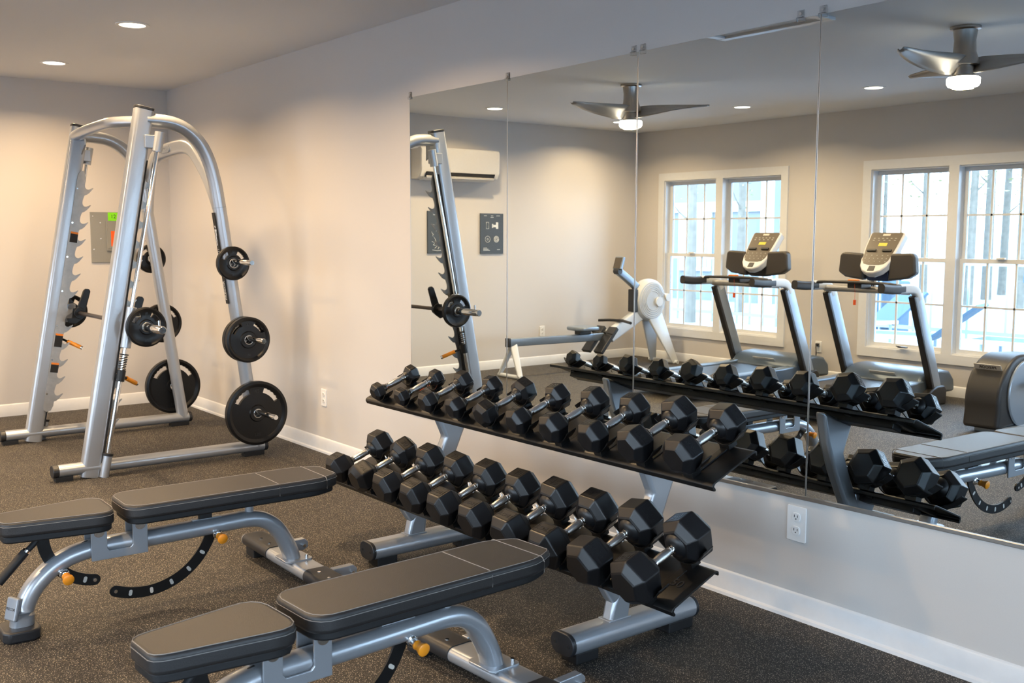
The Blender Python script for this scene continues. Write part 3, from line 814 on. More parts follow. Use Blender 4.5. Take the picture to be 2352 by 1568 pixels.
# front chin-up bar
m = MB(so_)
m.sweep(smooth_path([(1.27, -1.13, 2.19), (1.45, -1.145, 2.195), (1.75, -1.155, 2.2), (2.10, -1.17, 2.2), (2.22, -1.165, 2.2), (2.34, -1.10, 2.2), (2.46, -1.02, 2.195), (2.60, -.945, 2.18)], 4), ellipse(.036, .036, 18), up=(0, 1, 0))
cb = m.build('front_crossbar', 'silver', sm, angle=60)
m = MB(so_)
for x0, x1 in ((1.27, 1.38), (2.48, 2.59)): m.prism([(x0, 2.05), (x1, 2.12), (x1, 2.16), (x0, 2.16)], 'y', -1.10, -1.09)
m.pieces('gusset', 'silver', cb, smooth=False)
# front facing decal strip on the near rear post
def on_post(z, off): return (2.62, yz_post(z)-off-.0015, z)
ang = atan2(-.235, 1.68)
rotp = Matrix.Rotation(-ang, 3, 'X')
zc = 1.33; dm = MB(so_); dm.box(on_post(zc, .0472), (.040, .003, .60), rotp); dl = dm.build('instruction_strip', 'slot', sm, smooth=False)
fm = MB(so_)
for zz, w_, h_, dx in ((1.535, .010, .016, 0.002), (1.513, .026, .014, 0.002), (1.494, .014, .03, .002), (1.462, .010, .04, -.003), (1.43, .008, .03, -.007)): fm.box((2.62+dx, yz_post(zz)-.0510, zz), (w_, .0015, h_), rotp)
fm.build('exercise_figure', 'white', dl, smooth=False)
tm = MB(so_)
upv = rotp @ Vector((0, 0, 1)); nv3 = rotp @ Vector((0, -1, 0))
for txt, zz, sz in (('PRECOR', 1.12, .034),): text_mb(tm, txt, sz, basis(upv, Vector((-1, 0, 0)), nv3, (2.62, yz_post(zz)-.0510, zz)), .0005, .02)
for i in range(10): tm.box((2.62, yz_post(1.39-.014*i)-.0508, 1.39-.014*i), (.020+.008*(i % 3), .001, .003), rotp)
tm.build('strip_lettering', 'badge', dl, smooth=False)

# barbell
bar = empty('barbell', (1.93, -1.17, .92), 'steel barbell held across the silver barbell machine', 'barbell')
bo_ = bar.location
MB(bo_).cyl((1.16, -1.17, .92), (2.70, -1.17, .92), .0145).build('bar_shaft', mat('bar_dark_steel', (.13, .11, .10), .35, .8), bar)
for s, x0 in ((1, 2.70), (-1, 1.16)):
    m = MB(bo_); m.lathe([(.034, 0), (.034, .03), (.025, .031), (.025, .35), (.021, .356), (.005, .356)], (x0, -1.17, .92), (s, 0, 0), 24); sv = m.build('sleeve', 'chrome', bar)
    m = MB(bo_); m.cyl((x0+s*.30, -1.17, .935), (x0+s*.30, -1.17, .975), .007); m.build('sleeve_pin', 'chrome', sv)
for s, x in ((1, 2.50), (-1, 1.345)):
    m = MB(bo_); m.cyl((x-.016, -1.17, .92), (x+.016, -1.17, .92), .042, 24)
    hk = m.build('hook_hub', 'black', bar, bevel=.003)
    m = MB(bo_); 
    for dx in (-.0, ): m.prism([(-1.20, .92), (-1.135, .92), (-1.09, 1.075), (-1.10, 1.092), (-1.125, 1.095), (-1.14, 1.08)], 'x', x-.011, x+.011)
    m.build('hook_lever', 'black', hk, bevel=.005)
    m = MB(bo_); m.prism([(-1.215, .955), (-1.165, .96), (-1.15, .88), (-1.20, .845), (-1.255, .86), (-1.26, .885), (-1.225, .885)], 'x', x-.006, x+.006); m.build('hook_claw', 'black', hk, smooth=False)

# plates
def plate_mesh(r, th):
    """axis +x; polar rings with grip openings in the upper half"""
    N = 144; hub = .052 if r > .13 else .042
    rr = [.0265, hub, hub+.006, r*.65, r*.82, r*.88, r*.92, r]
    zz = [th*.5, th*.5, th*.30, th*.26, th*.26, th*.44, th*.5, th*.40]
    if r < .13: rr[3] = r*.54; rr[4] = r*.78
    i0, i1 = 3, 4
    # wavy outer border of the opening is in ring 4 radius
    def hole(j):
        a = (j+.5)/N*360
        if r > .18: return 28 < a < 72 or 108 < a < 152
        return 22 < a < 68 or 112 < a < 158
    m = MB(); vs = []
    def vid(side, i, j): return side*len(rr)*N+i*N+(j % N)
    for side in (1, -1):
        for i in range(len(rr)):
            for j in range(N):
                a = 2*pi*j/N; q = rr[i]
                if i == i1 and (hole(j) and hole(j-1)): q -= r*.013*(1+cos(j*pi/2.0))
                vs.append((side*zz[i], q*cos(a), q*sin(a)))
    fs = []
    for side in (0, 1):
        for i in range(len(rr)-1):
            for j in range(N):
                if i == i0 and hole(j): continue
                fs.append((vid(side, i, j), vid(side, i+1, j), vid(side, i+1, j+1), vid(side, i, j+1)))
    for j in range(N):
        fs.append((vid(0, 0, j), vid(0, 0, j+1), vid(1, 0, j+1), vid(1, 0, j)))
        L_ = len(rr)-1
        fs.append((vid(0, L_, j), vid(0, L_, j+1), vid(1, L_, j+1), vid(1, L_, j)))
        if hole(j):
            for i in (i0, i1): fs.append((vid(0, i, j), vid(0, i, j+1), vid(1, i, j+1), vid(1, i, j)))
            if not hole(j-1): fs.append((vid(0, i0, j), vid(0, i1, j), vid(1, i1, j), vid(1, i0, j)))
            if not hole(j+1): fs.append((vid(0, i0, j+1), vid(0, i1, j+1), vid(1, i1, j+1), vid(1, i0, j+1)))
    m.add(vs, fs); return m
pl_cache = {}
def weight_plate(x, y, z, r, th, label, num, s=1):
    root = empty('weight_plate', (x, y, z), label, 'weight plate', 'black weight plates')
    # the hole is wider than the peg: the plate hangs a little low
    key = (r, th)
    if key not in pl_cache:
        a = plate_mesh(r, th).build('disc', 'plate', root, angle=30)
        b = MB(); b.lathe([(.0265, -th*.52), (.030, -th*.52), (.030, th*.52), (.0265, th*.52), (.0262, 0)], (0, 0, 0), (1, 0, 0), 28)
        b = MB()
        for sd in (-1, 1):
            b.tube([(sd*th*.505, .0285*cos(t*pi/14), .0285*sin(t*pi/14)) for t in range(29)], .0028, 8, caps=False)
        bb_ = b.build('steel_insert', 'steel', root)
        pl_cache[key] = (a, bb_)
    else:
        for q in pl_cache[key]:
            c = q.copy(); COL.objects.link(c); c.parent = root
    t = MB()
    for sd in (1, -1):
        text_mb(t, str(num), r*.17, basis(Vector((0, sd, 0)), Vector((0, 0, 1)), Vector((sd, 0, 0)), (sd*(th*.27), 0, r*.68)), .0012, .02)
        text_mb(t, 'LBS', r*.13, basis(Vector((0, sd, 0)), Vector((0, 0, 1)), Vector((sd, 0, 0)), (sd*(th*.27), 0, -r*.68)), .0012, .02)
    t.build('raised_lettering', 'emboss', root)
    return root
dz = -.010
weight_plate(2.700, yz_post(1.31), 1.31+dz, .110, .034, 'small black plate on the top peg, camera side of the barbell machine', 10)
weight_plate(2.700, yz_post(.81), .81+dz, .150, .040, 'inner of two medium black plates on the middle peg, camera side', 25)
weight_plate(2.745, yz_post(.81), .81+dz, .150, .040, 'outer of two medium black plates on the middle peg, camera side', 25)
weight_plate(2.702, yz_post(.31), .31+dz, .215, .046, 'largest black plate on the bottom peg, camera side of the barbell machine', 45)
weight_plate(1.14, yz_post(1.31), 1.31+dz, .110, .038, 'small black plate on the top peg, far side behind the upright', 10)
weight_plate(1.14, yz_post(.81), .81+dz, .150, .040, 'medium black plate on the middle peg, far side behind the upright', 25)
weight_plate(1.14, yz_post(.31), .31+dz, .215, .048, 'largest black plate on the bottom peg, far side of the machine', 45)
weight_plate(2.765, -1.17, .92, .122, .036, 'black plate loaded on the near sleeve of the barbell', 10)
weight_plate(1.095, -1.17, .92, .122, .036, 'black plate loaded on the far sleeve of the barbell', 10)

# ------------------------------------------------------------------ treadmills
def treadmill(xc, label):
    root = empty('treadmill', (xc, -4.7, 0), label, 'treadmill', 'treadmills facing the windows')
    def V(x, m, z): return (x, -(m-4.7), z)
    d = MB(); d.bb(V(-.30, 3.62, .10), V(.30, 5.10, .185)); dk = d.build('deck', 'treadd', root, smooth=False, bevel=.01)
    for s in (-1, 1):
        r = MB(); r.prism([(-(3.60-4.7), .06), (-(5.25-4.7), .06), (-(5.25-4.7), .225), (-(4.9-4.7), .205), (-(3.60-4.7), .195)], 'x', s*.30 if s > 0 else -.40, s*.30+.10 if s > 0 else -.30)
        r.build('side_rail', 'hood', root, smooth=False, bevel=.012)
    b = MB(); b.bb(V(-.27, 3.64, .180), V(.27, 5.08, .190)); b.build('belt', 'blackp', dk, smooth=False)
    h = MB(); pr = [(-(5.06-4.7), .19), (-(5.14-4.7), .265), (-(5.26-4.7), .30), (-(5.42-4.7), .305), (-(5.58-4.7), .275), (-(5.66-4.7), .20), (-(5.68-4.7), .08), (-(5.06-4.7), .08)]
    h.prism(pr, 'x', -.395, .395); ho = h.build('motor_hood', 'hood', root, bevel=.03, seg=3)
    lb = MB(); rr_ = Matrix.Rotation(radians(40), 3, 'X'); lb.box(V(0, 5.115, .254), (.26, .004, .034), Matrix.Rotation(radians(-44), 3, 'X')); lb.build('name_plate', 'white', ho, smooth=False)
    for s in (-1, 1):
        u = MB(); u.sweep([V(s*.43, 5.30, .07), V(s*.43, 4.90, .985)], rrect(.055, .135, .018, 4), up=(0, 1, 0)); uo = u.build('upright', 'tread', root, angle=50)
        i = MB(); i.sweep([V(s*.43, 5.222, .10), V(s*.43, 4.832, .975)], rrect(.058, .035, .008, 3), up=(0, 1, 0)); i.build('upright_trim', 'treadd', uo, smooth=False)
        f = MB(); f.prism([(-(5.40-4.7), .0), (-(5.05-4.7), .0), (-(5.05-4.7), .09), (-(5.18-4.7), .15), (-(5.24-4.7), .17), (-(5.36-4.7), .17), (-(5.40-4.7), .13)], 'x', s*.43-.04, s*.43+.04); f.build('foot_cover', 'treadd', uo, bevel=.012)
        p = smooth_path([V(s*.43, 4.93, .95), V(s*.43, 4.90, 1.0), V(s*.43, 4.85, 1.035), V(s*.43, 4.76, 1.045), V(s*.43, 4.62, 1.045)], 4)
        c = MB(); c.sweep(p, rrect(.06, .085, .022, 4), up=(0, 0, 1)); co = c.build('rail_corner', 'rowg', root, angle=50)
        g = MB(); g.sweep(smooth_path([V(s*.43, 4.68, 1.045), V(s*.43, 4.52, 1.045), V(s*.43, 4.40, 1.055), V(s*.43, 4.36, 1.058)], 3), rrect(.066, .080, .028, 4), up=(0, 0, 1)); g.build('hand_grip', 'treadd', co, angle=50)
    c = MB(); c.cyl(V(-.42, 4.80, 1.02), V(.42, 4.80, 1.02), .030); c.build('cross_tube', 'steel', root)
    c = MB(); c.sweep(smooth_path([V(-.38, 4.66, 1.075), V(-.30, 4.62, 1.085), V(0, 4.60, 1.09), (.30, -(4.62-4.7), 1.085), V(.38, 4.66, 1.075)], 4), rrect(.06, .026, .012, 3), up=(0, 0, 1)); c.build('pulse_bar', 'treadd', root, angle=50)
    c = MB(); c.box(V(0, 4.70, 1.065), (.14, .16, .06)); nk = c.build('console_stem', 'treadd', root, bevel=.01, smooth=False)
    c = MB(); c.box(V(0, 4.615, 1.105), (.09, .05, .016)); c.build('stop_key_mount', 'decalr', nk, smooth=False, bevel=.004)
    # console: tilted panel
    tilt = radians(38); R = Matrix.Rotation(-tilt, 3, 'X')  # leans away from the user
    ctr = Vector(V(0, 4.985, 1.345)); 
    # local panel axes
    ux = Vector((1, 0, 0)); uz = Vector((0, -sin(tilt), cos(tilt))); un = Vector((0, cos(tilt), sin(tilt)))
    def pan(name, out, t0, t1, m_, par, bev=.004, dz_=0.):
        mb = MB(); n = len(out)
        vs = [ctr+ux*(a*1.05)+uz*((b+dz_)*1.16)+un*t for t in (t0, t1) for a, b in out]
        mb.add(vs, [tuple(range(n-1, -1, -1)), tuple(range(n, 2*n))]+[(i, (i+1) % n, (i+1) % n+n, i+n) for i in range(n)])
        return mb.build(name, m_, par, bevel=bev, angle=40)
    rim = [(-.165, .185), (-.150, .20), (.150, .20), (.165, .185), (.158, .06), (.142, -.06), (.125, -.125), (.09, -.17), (.03, -.195), (-.03, -.195), (-.09, -.17), (-.125, -.125), (-.142, -.06), (-.158, .06)]
    co = pan('console', rim, -.07, .0, 'conrim', root, .014)
    face = [(a*.90, b*.97) for a, b in rim if b > -.12]+[(-.10, -.10), (-.06, -.118), (.06, -.118), (.10, -.10)]
    face = [(-.148, .182), (-.135, .192), (.135, .192), (.148, .182), (.140, .05), (.122, -.075), (.095, -.108), (.05, -.118), (-.05, -.118), (-.095, -.108), (-.122, -.075), (-.140, .05)]
    pan('console_face', face, 0, .003, 'conface', co, 0)
    pan('display', [(-.035, .06), (.045, .06), (.045, .09), (-.035, .09)], .003, .0045, 'lcd', co, 0)
    for a0, a1 in ((-.115, -.03), (.03, .115)): pan('shelf_ridge', [(a0, .008), (a1, .008), (a1, .024), (a0, .024)], .003, .016, 'blackp', co, 0)
    pan('console_badge', [(-.035, .160), (.035, .160), (.035, .178), (-.035, .178)], .003, .0045, 'badge', co, 0)
    pan('keypad', [(-.03, -.175), (.03, -.175), (.028, -.130), (-.028, -.130)], .0, .004, 'blackp', co, 0)
    for rowz, n_, wd in ((.135, 6, .018), (.115, 5, .018), (-.03, 5, .012), (-.06, 6, .010), (-.088, 5, .010)):
        for k in range(n_):
            a = -.10+.2*k/(n_-1); pan('key', [(a-wd/2, rowz-.004), (a+wd/2, rowz-.004), (a+wd/2, rowz+.004), (a-wd/2, rowz+.004)], .003, .0045, 'panelgrey', co, 0)
    for s in (-1, 1):
        w_ = MB(); pts = [(.12, 1.095), (.31, 1.12), (.385, 1.165), (.37, 1.32), (.34, 1.345), (.14, 1.335)]
        w_.prism([(s*a, b) for a, b in pts], 'y', V(0, 4.94, 0)[1], V(0, 5.02, 0)[1]); w_.build('tray_pod', 'pod', root, bevel=.03, seg=4)
    bk = MB(); bk.box(V(0, 5.03, 1.17), (.24, .12, .16)); bk.build('console_neck', 'blue' if xc > 3 else 'treadd', root, bevel=.03, seg=3)
    tg = MB(); tg.tube([V(.02, 4.60, 1.08), V(.03, 4.595, 1.0), V(.03, 4.595, .93)], .0015, 6); tg.box(V(.03, 4.595, .915), (.022, .012, .045)); tg.build('safety_key', 'red', root, smooth=False)
    return root
treadmill(2.55, 'grey treadmill in front of the two-pane window beside the rowing machine')
treadmill(3.885, 'grey treadmill in front of the wider window, beside the black-shelled cross trainer')

# ------------------------------------------------------------------ elliptical machine
el = empty('cross_trainer', (5.30, -4.6, 0), 'black and grey cross trainer with a rounded rear drum near the windows', 'cross trainer')
eo = el.location
def arcpts(cx, cz, r, a0, a1, n=14): return [(cx+r*cos(radians(a0+(a1-a0)*i/n)), cz+r*sin(radians(a0+(a1-a0)*i/n))) for i in range(n+1)]
# in (y, z): y real = -m
prof = [(-4.27, .04)]+[(-4.64+q, z) for q, z in [(p[0], p[1]) for p in arcpts(0, .235, .355, -10, 90)]]+[(-5.0, .57), (-5.35, .44), (-5.35, .04)]
prof = [(y, min(z, .68)) for y, z in prof]
m = MB(eo); m.prism(prof, 'x', 5.10, 5.38); sh = m.build('rear_shroud', 'treadd', el, bevel=.03, seg=4)
m = MB(eo); m.prism([(-4.66+p[0], p[1]) for p in arcpts(0, .29, .26, 0, 360, 32)[:-1]], 'x', 5.375, 5.398); m.build('side_disc', 'tread', el, bevel=.01)
m = MB(eo); m.box((5.235, -4.372, .500), (.21, .006, .055), Matrix.Rotation(radians(-34), 3, 'X')); lp = m.build('name_plate', 'badge', sh, bevel=.002, smooth=False)
R_ = Matrix.Rotation(radians(-34), 3, 'X'); 
tm = MB(eo); text_mb(tm, 'PRECOR', .036, basis(Vector((-1, 0, 0)), R_ @ Vector((0, 0, 1)), R_ @ Vector((0, 1, 0)), Vector((5.235, -4.372, .500))+(R_ @ Vector((0, .0034, 0)))), .0005, .02); tm.build('plate_lettering', 'pod', sh)
m = MB(eo); m.bb((5.16, -6.0+.6, 0), (5.42, -4.35, .05)); m.build('base_frame', 'tread', el, smooth=False, bevel=.01)
m = MB(eo)
for x in (5.06, 5.50): m.box((x, -4.95, .33), (.05, .9, .04), Matrix.Rotation(radians(6), 3, 'X'))
m.pieces('pedal_arm', 'silver', el, smooth=False, bevel=.008)
m = MB(eo)
for x in (5.06, 5.50): m.box((x+.0, -4.98, .375), (.14, .36, .03), Matrix.Rotation(radians(6), 3, 'X'))
m.pieces('pedal', 'treadd', el, smooth=False, bevel=.01)
m = MB(eo); m.tube(smooth_path([(5.28, -5.38, .05), (5.28, -5.42, .6), (5.28, -5.36, 1.2)], 4), .04); m.build('mast', 'tread', el)
m = MB(eo); m.box((5.28, -5.33, 1.38), (.32, .06, .34), Matrix.Rotation(radians(-25), 3, 'X')); m.build('console', 'conface', el, bevel=.02, smooth=False)

# ------------------------------------------------------------------ rowing machine (along y at x = .7)
rw = empty('rowing_machine', (.70, -4.5, 0), 'pale grey rowing machine with a round flywheel cage in the corner by the window', 'rowing machine')
wo = rw.location
def RV(m, z, x=.70): return (x, -m, z)
m = MB(wo); m.sweep([RV(3.28, .375), RV(4.80, .36)], rrect(.055, .085, .012, 3), up=(0, 0, 1)); m.build('seat_rail', 'rail', rw, angle=50)
m = MB(wo); m.sweep([RV(3.26, .375), RV(3.285, .375)], rrect(.065, .095, .01, 3)); m.build('rail_end_cap', 'blackp', rw)
m = MB(wo)
for dx in (-.17, .17): m.sweep([RV(3.34, .36), RV(3.30-abs(dx)*.0, .03, .70+dx)], rrect(.07, .03, .01, 3), scales=[1.2, .8])
m.pieces('rear_leg', 'rowg', rw, angle=50)
m = MB(wo); m.cyl(RV(3.30, .022, .51), RV(3.30, .022, .89), .022); m.build('rear_foot_bar', 'rowg', rw)
m = MB(wo); m.sweep([RV(4.72, .36), RV(5.46, .72)], rrect(.08, .15, .02, 3), up=(0, 0, 1)); m.build('boom', 'rowg', rw, angle=50)
# flywheel cage
m = MB(wo); m.lathe([(.10, -.085), (.215, -.075), (.245, -.04), (.25, 0), (.245, .04), (.215, .075), (.10, .085)], RV(5.33, .745), (1, 0, 0), 36); cg = m.build('flywheel_cage', 'rowg', rw, angle=40)
m = MB(wo)
for k in range(5): 
    r = .11+.022*k; m.tube([RV(5.33+r*cos(t*pi/16), .745+r*sin(t*pi/16), .788-.0006*k) for t in range(33)], .003, 6, caps=False)
m.build('cage_ring', 'acw', cg)
m = MB(wo); m.cyl(RV(5.42, .73, .77), RV(5.42, .73, .805), .055); m.build('damper_dial', 'white', cg)
m = MB(wo); m.cyl(RV(5.575, .775, .60), RV(5.575, .775, .80), .045); m.build('fan_outlet', 'acw', cg)
m = MB(wo); m.box(RV(5.09, .75), (.12, .05, .26)); m.build('cage_guard', 'blackp', cg, smooth=False, bevel=.01)
# legs
for dx in (-.16, .20):
    m = MB(wo); a = Vector(RV(5.40, .56, .70+dx*.25)); b = Vector(RV(5.60, .02, .70+dx))
    m.sweep([a, b], rrect(.035, .24, .012, 3), up=(0, 1, 0), scales=[1, .38]); m.build('front_leg', 'rowg', rw, angle=50)
m = MB(wo); m.cyl(RV(5.60, .022, .48), RV(5.60, .022, .94), .022); m.build('front_foot_bar', 'rowg', rw)
# monitor arm
m = MB(wo); m.sweep(smooth_path([RV(5.20, .86), RV(5.10, .93), RV(4.98, 1.01), RV(4.85, 1.09)], 3), rrect(.06, .085, .012, 3)); mo = m.build('monitor_arm', 'rail', rw, angle=50)
m = MB(wo); m.cyl(RV(4.84, 1.09, .66), RV(4.84, 1.09, .74), .035); m.build('monitor_pivot', 'blackp', mo)
m = MB(wo); m.box(RV(4.86, 1.18), (.13, .04, .15), Matrix.Rotation(radians(18), 3, 'X')); mn = m.build('monitor', 'rail', rw, bevel=.01, smooth=False)
m = MB(wo); m.box((.70, -4.86+.021, 1.183), (.11, .006, .125), Matrix.Rotation(radians(18), 3, 'X')); m.build('monitor_screen', 'conface', mn, smooth=False)
# seat, footrests, handle
m = MB(wo); m.prism([(a+.70, b-4.32) for a, b in rrect(.30, .30, .08)], 'z', .452, .492); m.build('seat', 'rail', rw, bevel=.012)
m = MB(wo); m.box(RV(4.32, .43), (.10, .16, .05)); m.build('seat_carriage', 'blackp', rw, smooth=False, bevel=.005)
for dx in (-.10, .10):
    m = MB(wo); m.box(RV(4.58, .33, .70+dx), (.13, .36, .045), Matrix.Rotation(radians(-48), 3, 'X')); fp = m.build('footrest', 'blackp', rw, smooth=False, bevel=.008)
    m = MB(wo); m.tube([RV(4.60+.02, .40, .70+dx-.06), RV(4.53, .43, .70+dx), RV(4.62, .40, .70+dx+.06)], .008, 6); m.build('foot_strap', 'slot', fp)
m = MB(wo); m.tube(smooth_path([RV(4.80, .52, .44), RV(4.84, .53, .58), RV(4.86, .53, .70), RV(4.84, .53, .82), RV(4.80, .52, .96)], 4), .016, 10); m.box(RV(4.88, .53), (.06, .07, .03)); m.build('pull_handle', 'blackp', rw)

# ------------------------------------------------------------------ air conditioner and posters on the far wall
ac = empty('air_conditioner', (0, -3.04, 2.06), 'white wall-mounted split air conditioner high on the short wall', 'air conditioner')
ao = ac.location
m = MB(ao); m.prism([(0, 2.065), (.10, 2.065), (.165, 2.09), (.20, 2.15), (.205, 2.36), (.19, 2.39), (0, 2.395)], 'y', -3.545, -2.535); m.build('casing', 'acw', ac, bevel=.012, seg=3)
m = MB(ao); m.prism([(.1665, 2.088), (.196, 2.1385), (.201, 2.136), (.172, 2.085)], 'y', -3.48, -2.60); m.build('air_slot', 'slot', ac, smooth=False)
m = MB(ao); m.prism([(.171, 2.086), (.179, 2.100), (.198, 2.090), (.189, 2.075)], 'y', -3.47, -2.61); m.prism([(.06, 2.066), (.160, 2.084), (.168, 2.072), (.07, 2.055)], 'y', -3.48, -2.60); m.pieces('louver', 'acw', ac, smooth=False)

def poster(y, z0, z1, w, label, art):
    root = empty('poster', (0, y, z0), label, 'poster', 'slate blue posters'); of = root.location
    MB(of).bb((.0, y-w/2, z0), (.015, y+w/2, z1)).build('panel', 'poster', root, smooth=False, bevel=.001)
    m = MB(of); art(m, y, z0, z1, w); m.build('line_art', 'chalk', root, smooth=False)
def seg(m, y, pts, r=.0030):
    m.tube([(.0155, y+a, b) for a, b in pts], r, 5)
def art1(m, y, z0, z1, w):
    h = z1-z0
    for a, b, l in ((.09, .93, .05), (.09, .91, .06), (.03, .94, .07), (.03, .92, .07)): seg(m, y, [(a-.0, z0+h*b), (a-l, z0+h*b)])
    seg(m, y, [(.0, z0+h*.2), (.0, z0+h*.72), (.02, z0+h*.83), (-.02, z0+h*.88), (-.06, z0+h*.78), (-.10, z0+h*.70)], .003)
    seg(m, y, [(0, z0+h*.72), (.02, z0+h*.80)]); seg(m, y, [(.0, z0+h*.2), (-.03, z0+h*.1)]); seg(m, y, [(.0, z0+h*.2), (.03, z0+h*.1)]); seg(m, y, [(.10, z0+h*.08), (.04, z0+h*.06), (-.10, z0+h*.08)])
    for k in range(7):
        a = .07+.02*sin(k*2.1); seg(m, y, [(a, z0+h*(.12+.08*k)), (a-.03*cos(k), z0+h*(.17+.08*k)), (a+.02, z0+h*(.20+.08*k))])
        a = -.08+.015*sin(k*1.3); seg(m, y, [(a, z0+h*(.15+.07*k)), (a+.02*cos(k*2), z0+h*(.20+.07*k))])
def art2(m, y, z0, z1, w):
    h = z1-z0
    for a, l in ((.11, .04), (.015, .03), (-.06, .05)): seg(m, y, [(a, z0+h*.94), (a-l, z0+h*.94)])
    seg(m, y, [(.02, z0+h*.90), (-.02, z0+h*.90)])
    for dy in (.06,): 
        seg(m, y, [(dy+.02, z0+h*.78), (dy+.02, z0+h*.62), (dy-.015, z0+h*.62), (dy-.015, z0+h*.78), (dy+.02, z0+h*.78)])
    m.bb((.0152, y-.01, z0+h*.66), (.0165, y-.055, z0+h*.72)); m.bb((.0152, y-.055, z0+h*.62), (.0165, y-.085, z0+h*.78)); m.bb((.0152, y+.0, z0+h*.64), (.0165, y-.015, z0+h*.74))
    for c in (.06, -.06):
        for r in ((.034, .010) if c > 0 else (.034, .026, .018, .010)): m.tube([(.0155, y+c+r*cos(t*pi/10), z0+h*.36+r*sin(t*pi/10)) for t in range(21)], .0022, 5, caps=False)
    for a, b, l in ((.12, .14, .05), (.12, .11, .07), (.12, .08, .09), (-.07, .10, .04)): seg(m, y, [(a, z0+h*b), (a-l, z0+h*b)])
poster(-2.89, 1.298, 1.742, .315, 'slate blue line-drawing poster below the air conditioner, left of the pair in the mirror', art1)
poster(-3.578, 1.288, 1.728, .315, 'slate blue poster with two circle drawings, right of the pair in the mirror', art2)

# ------------------------------------------------------------------ ceiling lights, hatch and fans
warm = (1., .69, .38)
LIGHTS = [(.945, -1.17, 'nearest the corner'), (2.70, -1.17, 'second from the corner, above the barbell machine'), (4.45, -1.17, ''),
          (.84, -2.99, 'above the short wall posters'), (.76, -4.79, 'above the rowing machine'), (2.47, -4.78, 'above the treadmill by the rowing machine'), (4.02, -4.60, 'in front of the wider window'),
          (5.75, -4.65, '')]
first = None
for x, y, lab in LIGHTS:
    root = empty('recessed_light', (x, y, H), 'round recessed ceiling light '+(lab or 'over the gym floor, outside the photo'), 'ceiling light', 'recessed ceiling lights')
    if first is None:
        m = MB(); m.lathe([(.098, 0), (.098, -.004), (.078, -.006), (.074, -.002), (.074, 0)], (0, 0, 0), (0, 0, 1), 32); a = m.build('trim_ring', 'white', root)
        m = MB(); m.cyl((0, 0, -.0035), (0, 0, -.0015), .074, 32); b = m.build('lens', 'lens', root)
        first = (a, b)
    else:
        for q in first: c = q.copy(); COL.objects.link(c); c.parent = root
    ld = bpy.data.lights.new('downlight', 'AREA'); ld.shape = 'DISK'; ld.size = .14; ld.energy = 28; ld.color = warm; ld.spread = radians(150)
    lo = bpy.data.objects.new('downlight', ld); COL.objects.link(lo); lo.location = (0, 0, -.008); lo.parent = root
root = empty('ceiling_hatch', (5.07, -1.6, H), 'white framed rectangular ceiling hatch above the mirrors', 'ceiling hatch'); of = root.location
m = MB(of)
for A, B in (((4.66, -1.93, H-.02), (5.48, -1.87, H)), ((4.66, -1.26, H-.02), (5.48, -1.20, H)), ((4.66, -1.869, H-.0195), (4.72, -1.261, H)), ((5.42, -1.869, H-.0195), (5.48, -1.261, H))): m.bb(A, B)
m.build('hatch_frame', 'trim', root, smooth=False, bevel=.004)
MB(of).bb((4.72, -1.87, H-.006), (5.42, -1.26, H)).build('hatch_panel', 'ceil', root, smooth=False)

def fan(x, y, a0, label):
    root = empty('ceiling_fan', (x, y, H), label, 'ceiling fan', 'three-blade ceiling fans')
    m = MB(); m.lathe([(.088, 0), (.088, -.015), (.070, -.022), (.062, -.08), (.066, -.15), (.084, -.20), (.086, -.225), (.075, -.23)], (0, 0, 0), (0, 0, 1), 32); m.build('canopy_housing', 'bronze', root)
    m = MB(); m.lathe([(.050, -.22), (.062, -.24), (.062, -.285), (.078, -.292), (.078, -.300)], (0, 0, 0), (0, 0, 1), 32); m.build('motor_collar', 'bronze', root)
    m = MB(); m.lathe([(.090, -.298), (.096, -.305), (.096, -.335), (.086, -.352), (.05, -.360), (.0, -.362)], (0, 0, 0), (0, 0, 1), 32); m.build('lamp_globe', 'globe', root)
    for k in range(3):
        a = radians(a0+120*k); vs = []; fs = []; n = 14
        for i in range(n+1):
            t = i/n; r = .055+.60*t
            wd = .070*(1-t)**.7+.040*(t**.5)*(1-t*.3)
            if i == n: wd = .02
            z = -.212+.035*t
            tw = radians(38*(1-t)+8)
            sweep_ = .05*sin(pi*t)
            for e in (-1, -.5, 0, .5, 1):
                lx, ly = r, sweep_+e*wd*cos(tw)
                lz = z-.02-e*wd*sin(tw)-.012*(1-e*e)
                vs.append((lx*cos(a)-ly*sin(a), lx*sin(a)+ly*cos(a), lz))
        for i in range(n):
            for j in range(4): fs.append((i*5+j, i*5+j+1, (i+1)*5+j+1, (i+1)*5+j))
        m = MB(); m.add(vs, fs); b = m.build('blade', 'blade', root, angle=80); sm_ = b.modifiers.new('thick', 'SOLIDIFY'); sm_.thickness = .006
    ld = bpy.data.lights.new('fan_bulb', 'AREA'); ld.shape = 'DISK'; ld.size = .12; ld.energy = 26; ld.color = warm
    lo = bpy.data.objects.new('fan_bulb', ld); COL.objects.link(lo); lo.location = (0, 0, -.3635); lo.parent = root
fan(5.80, -2.78, 92, 'brushed nickel ceiling fan with lamp, nearer one, at the right in the mirrors')
fan(2.84, -2.90, 90, 'brushed nickel ceiling fan with lamp, farther one, seen at a mirror seam')

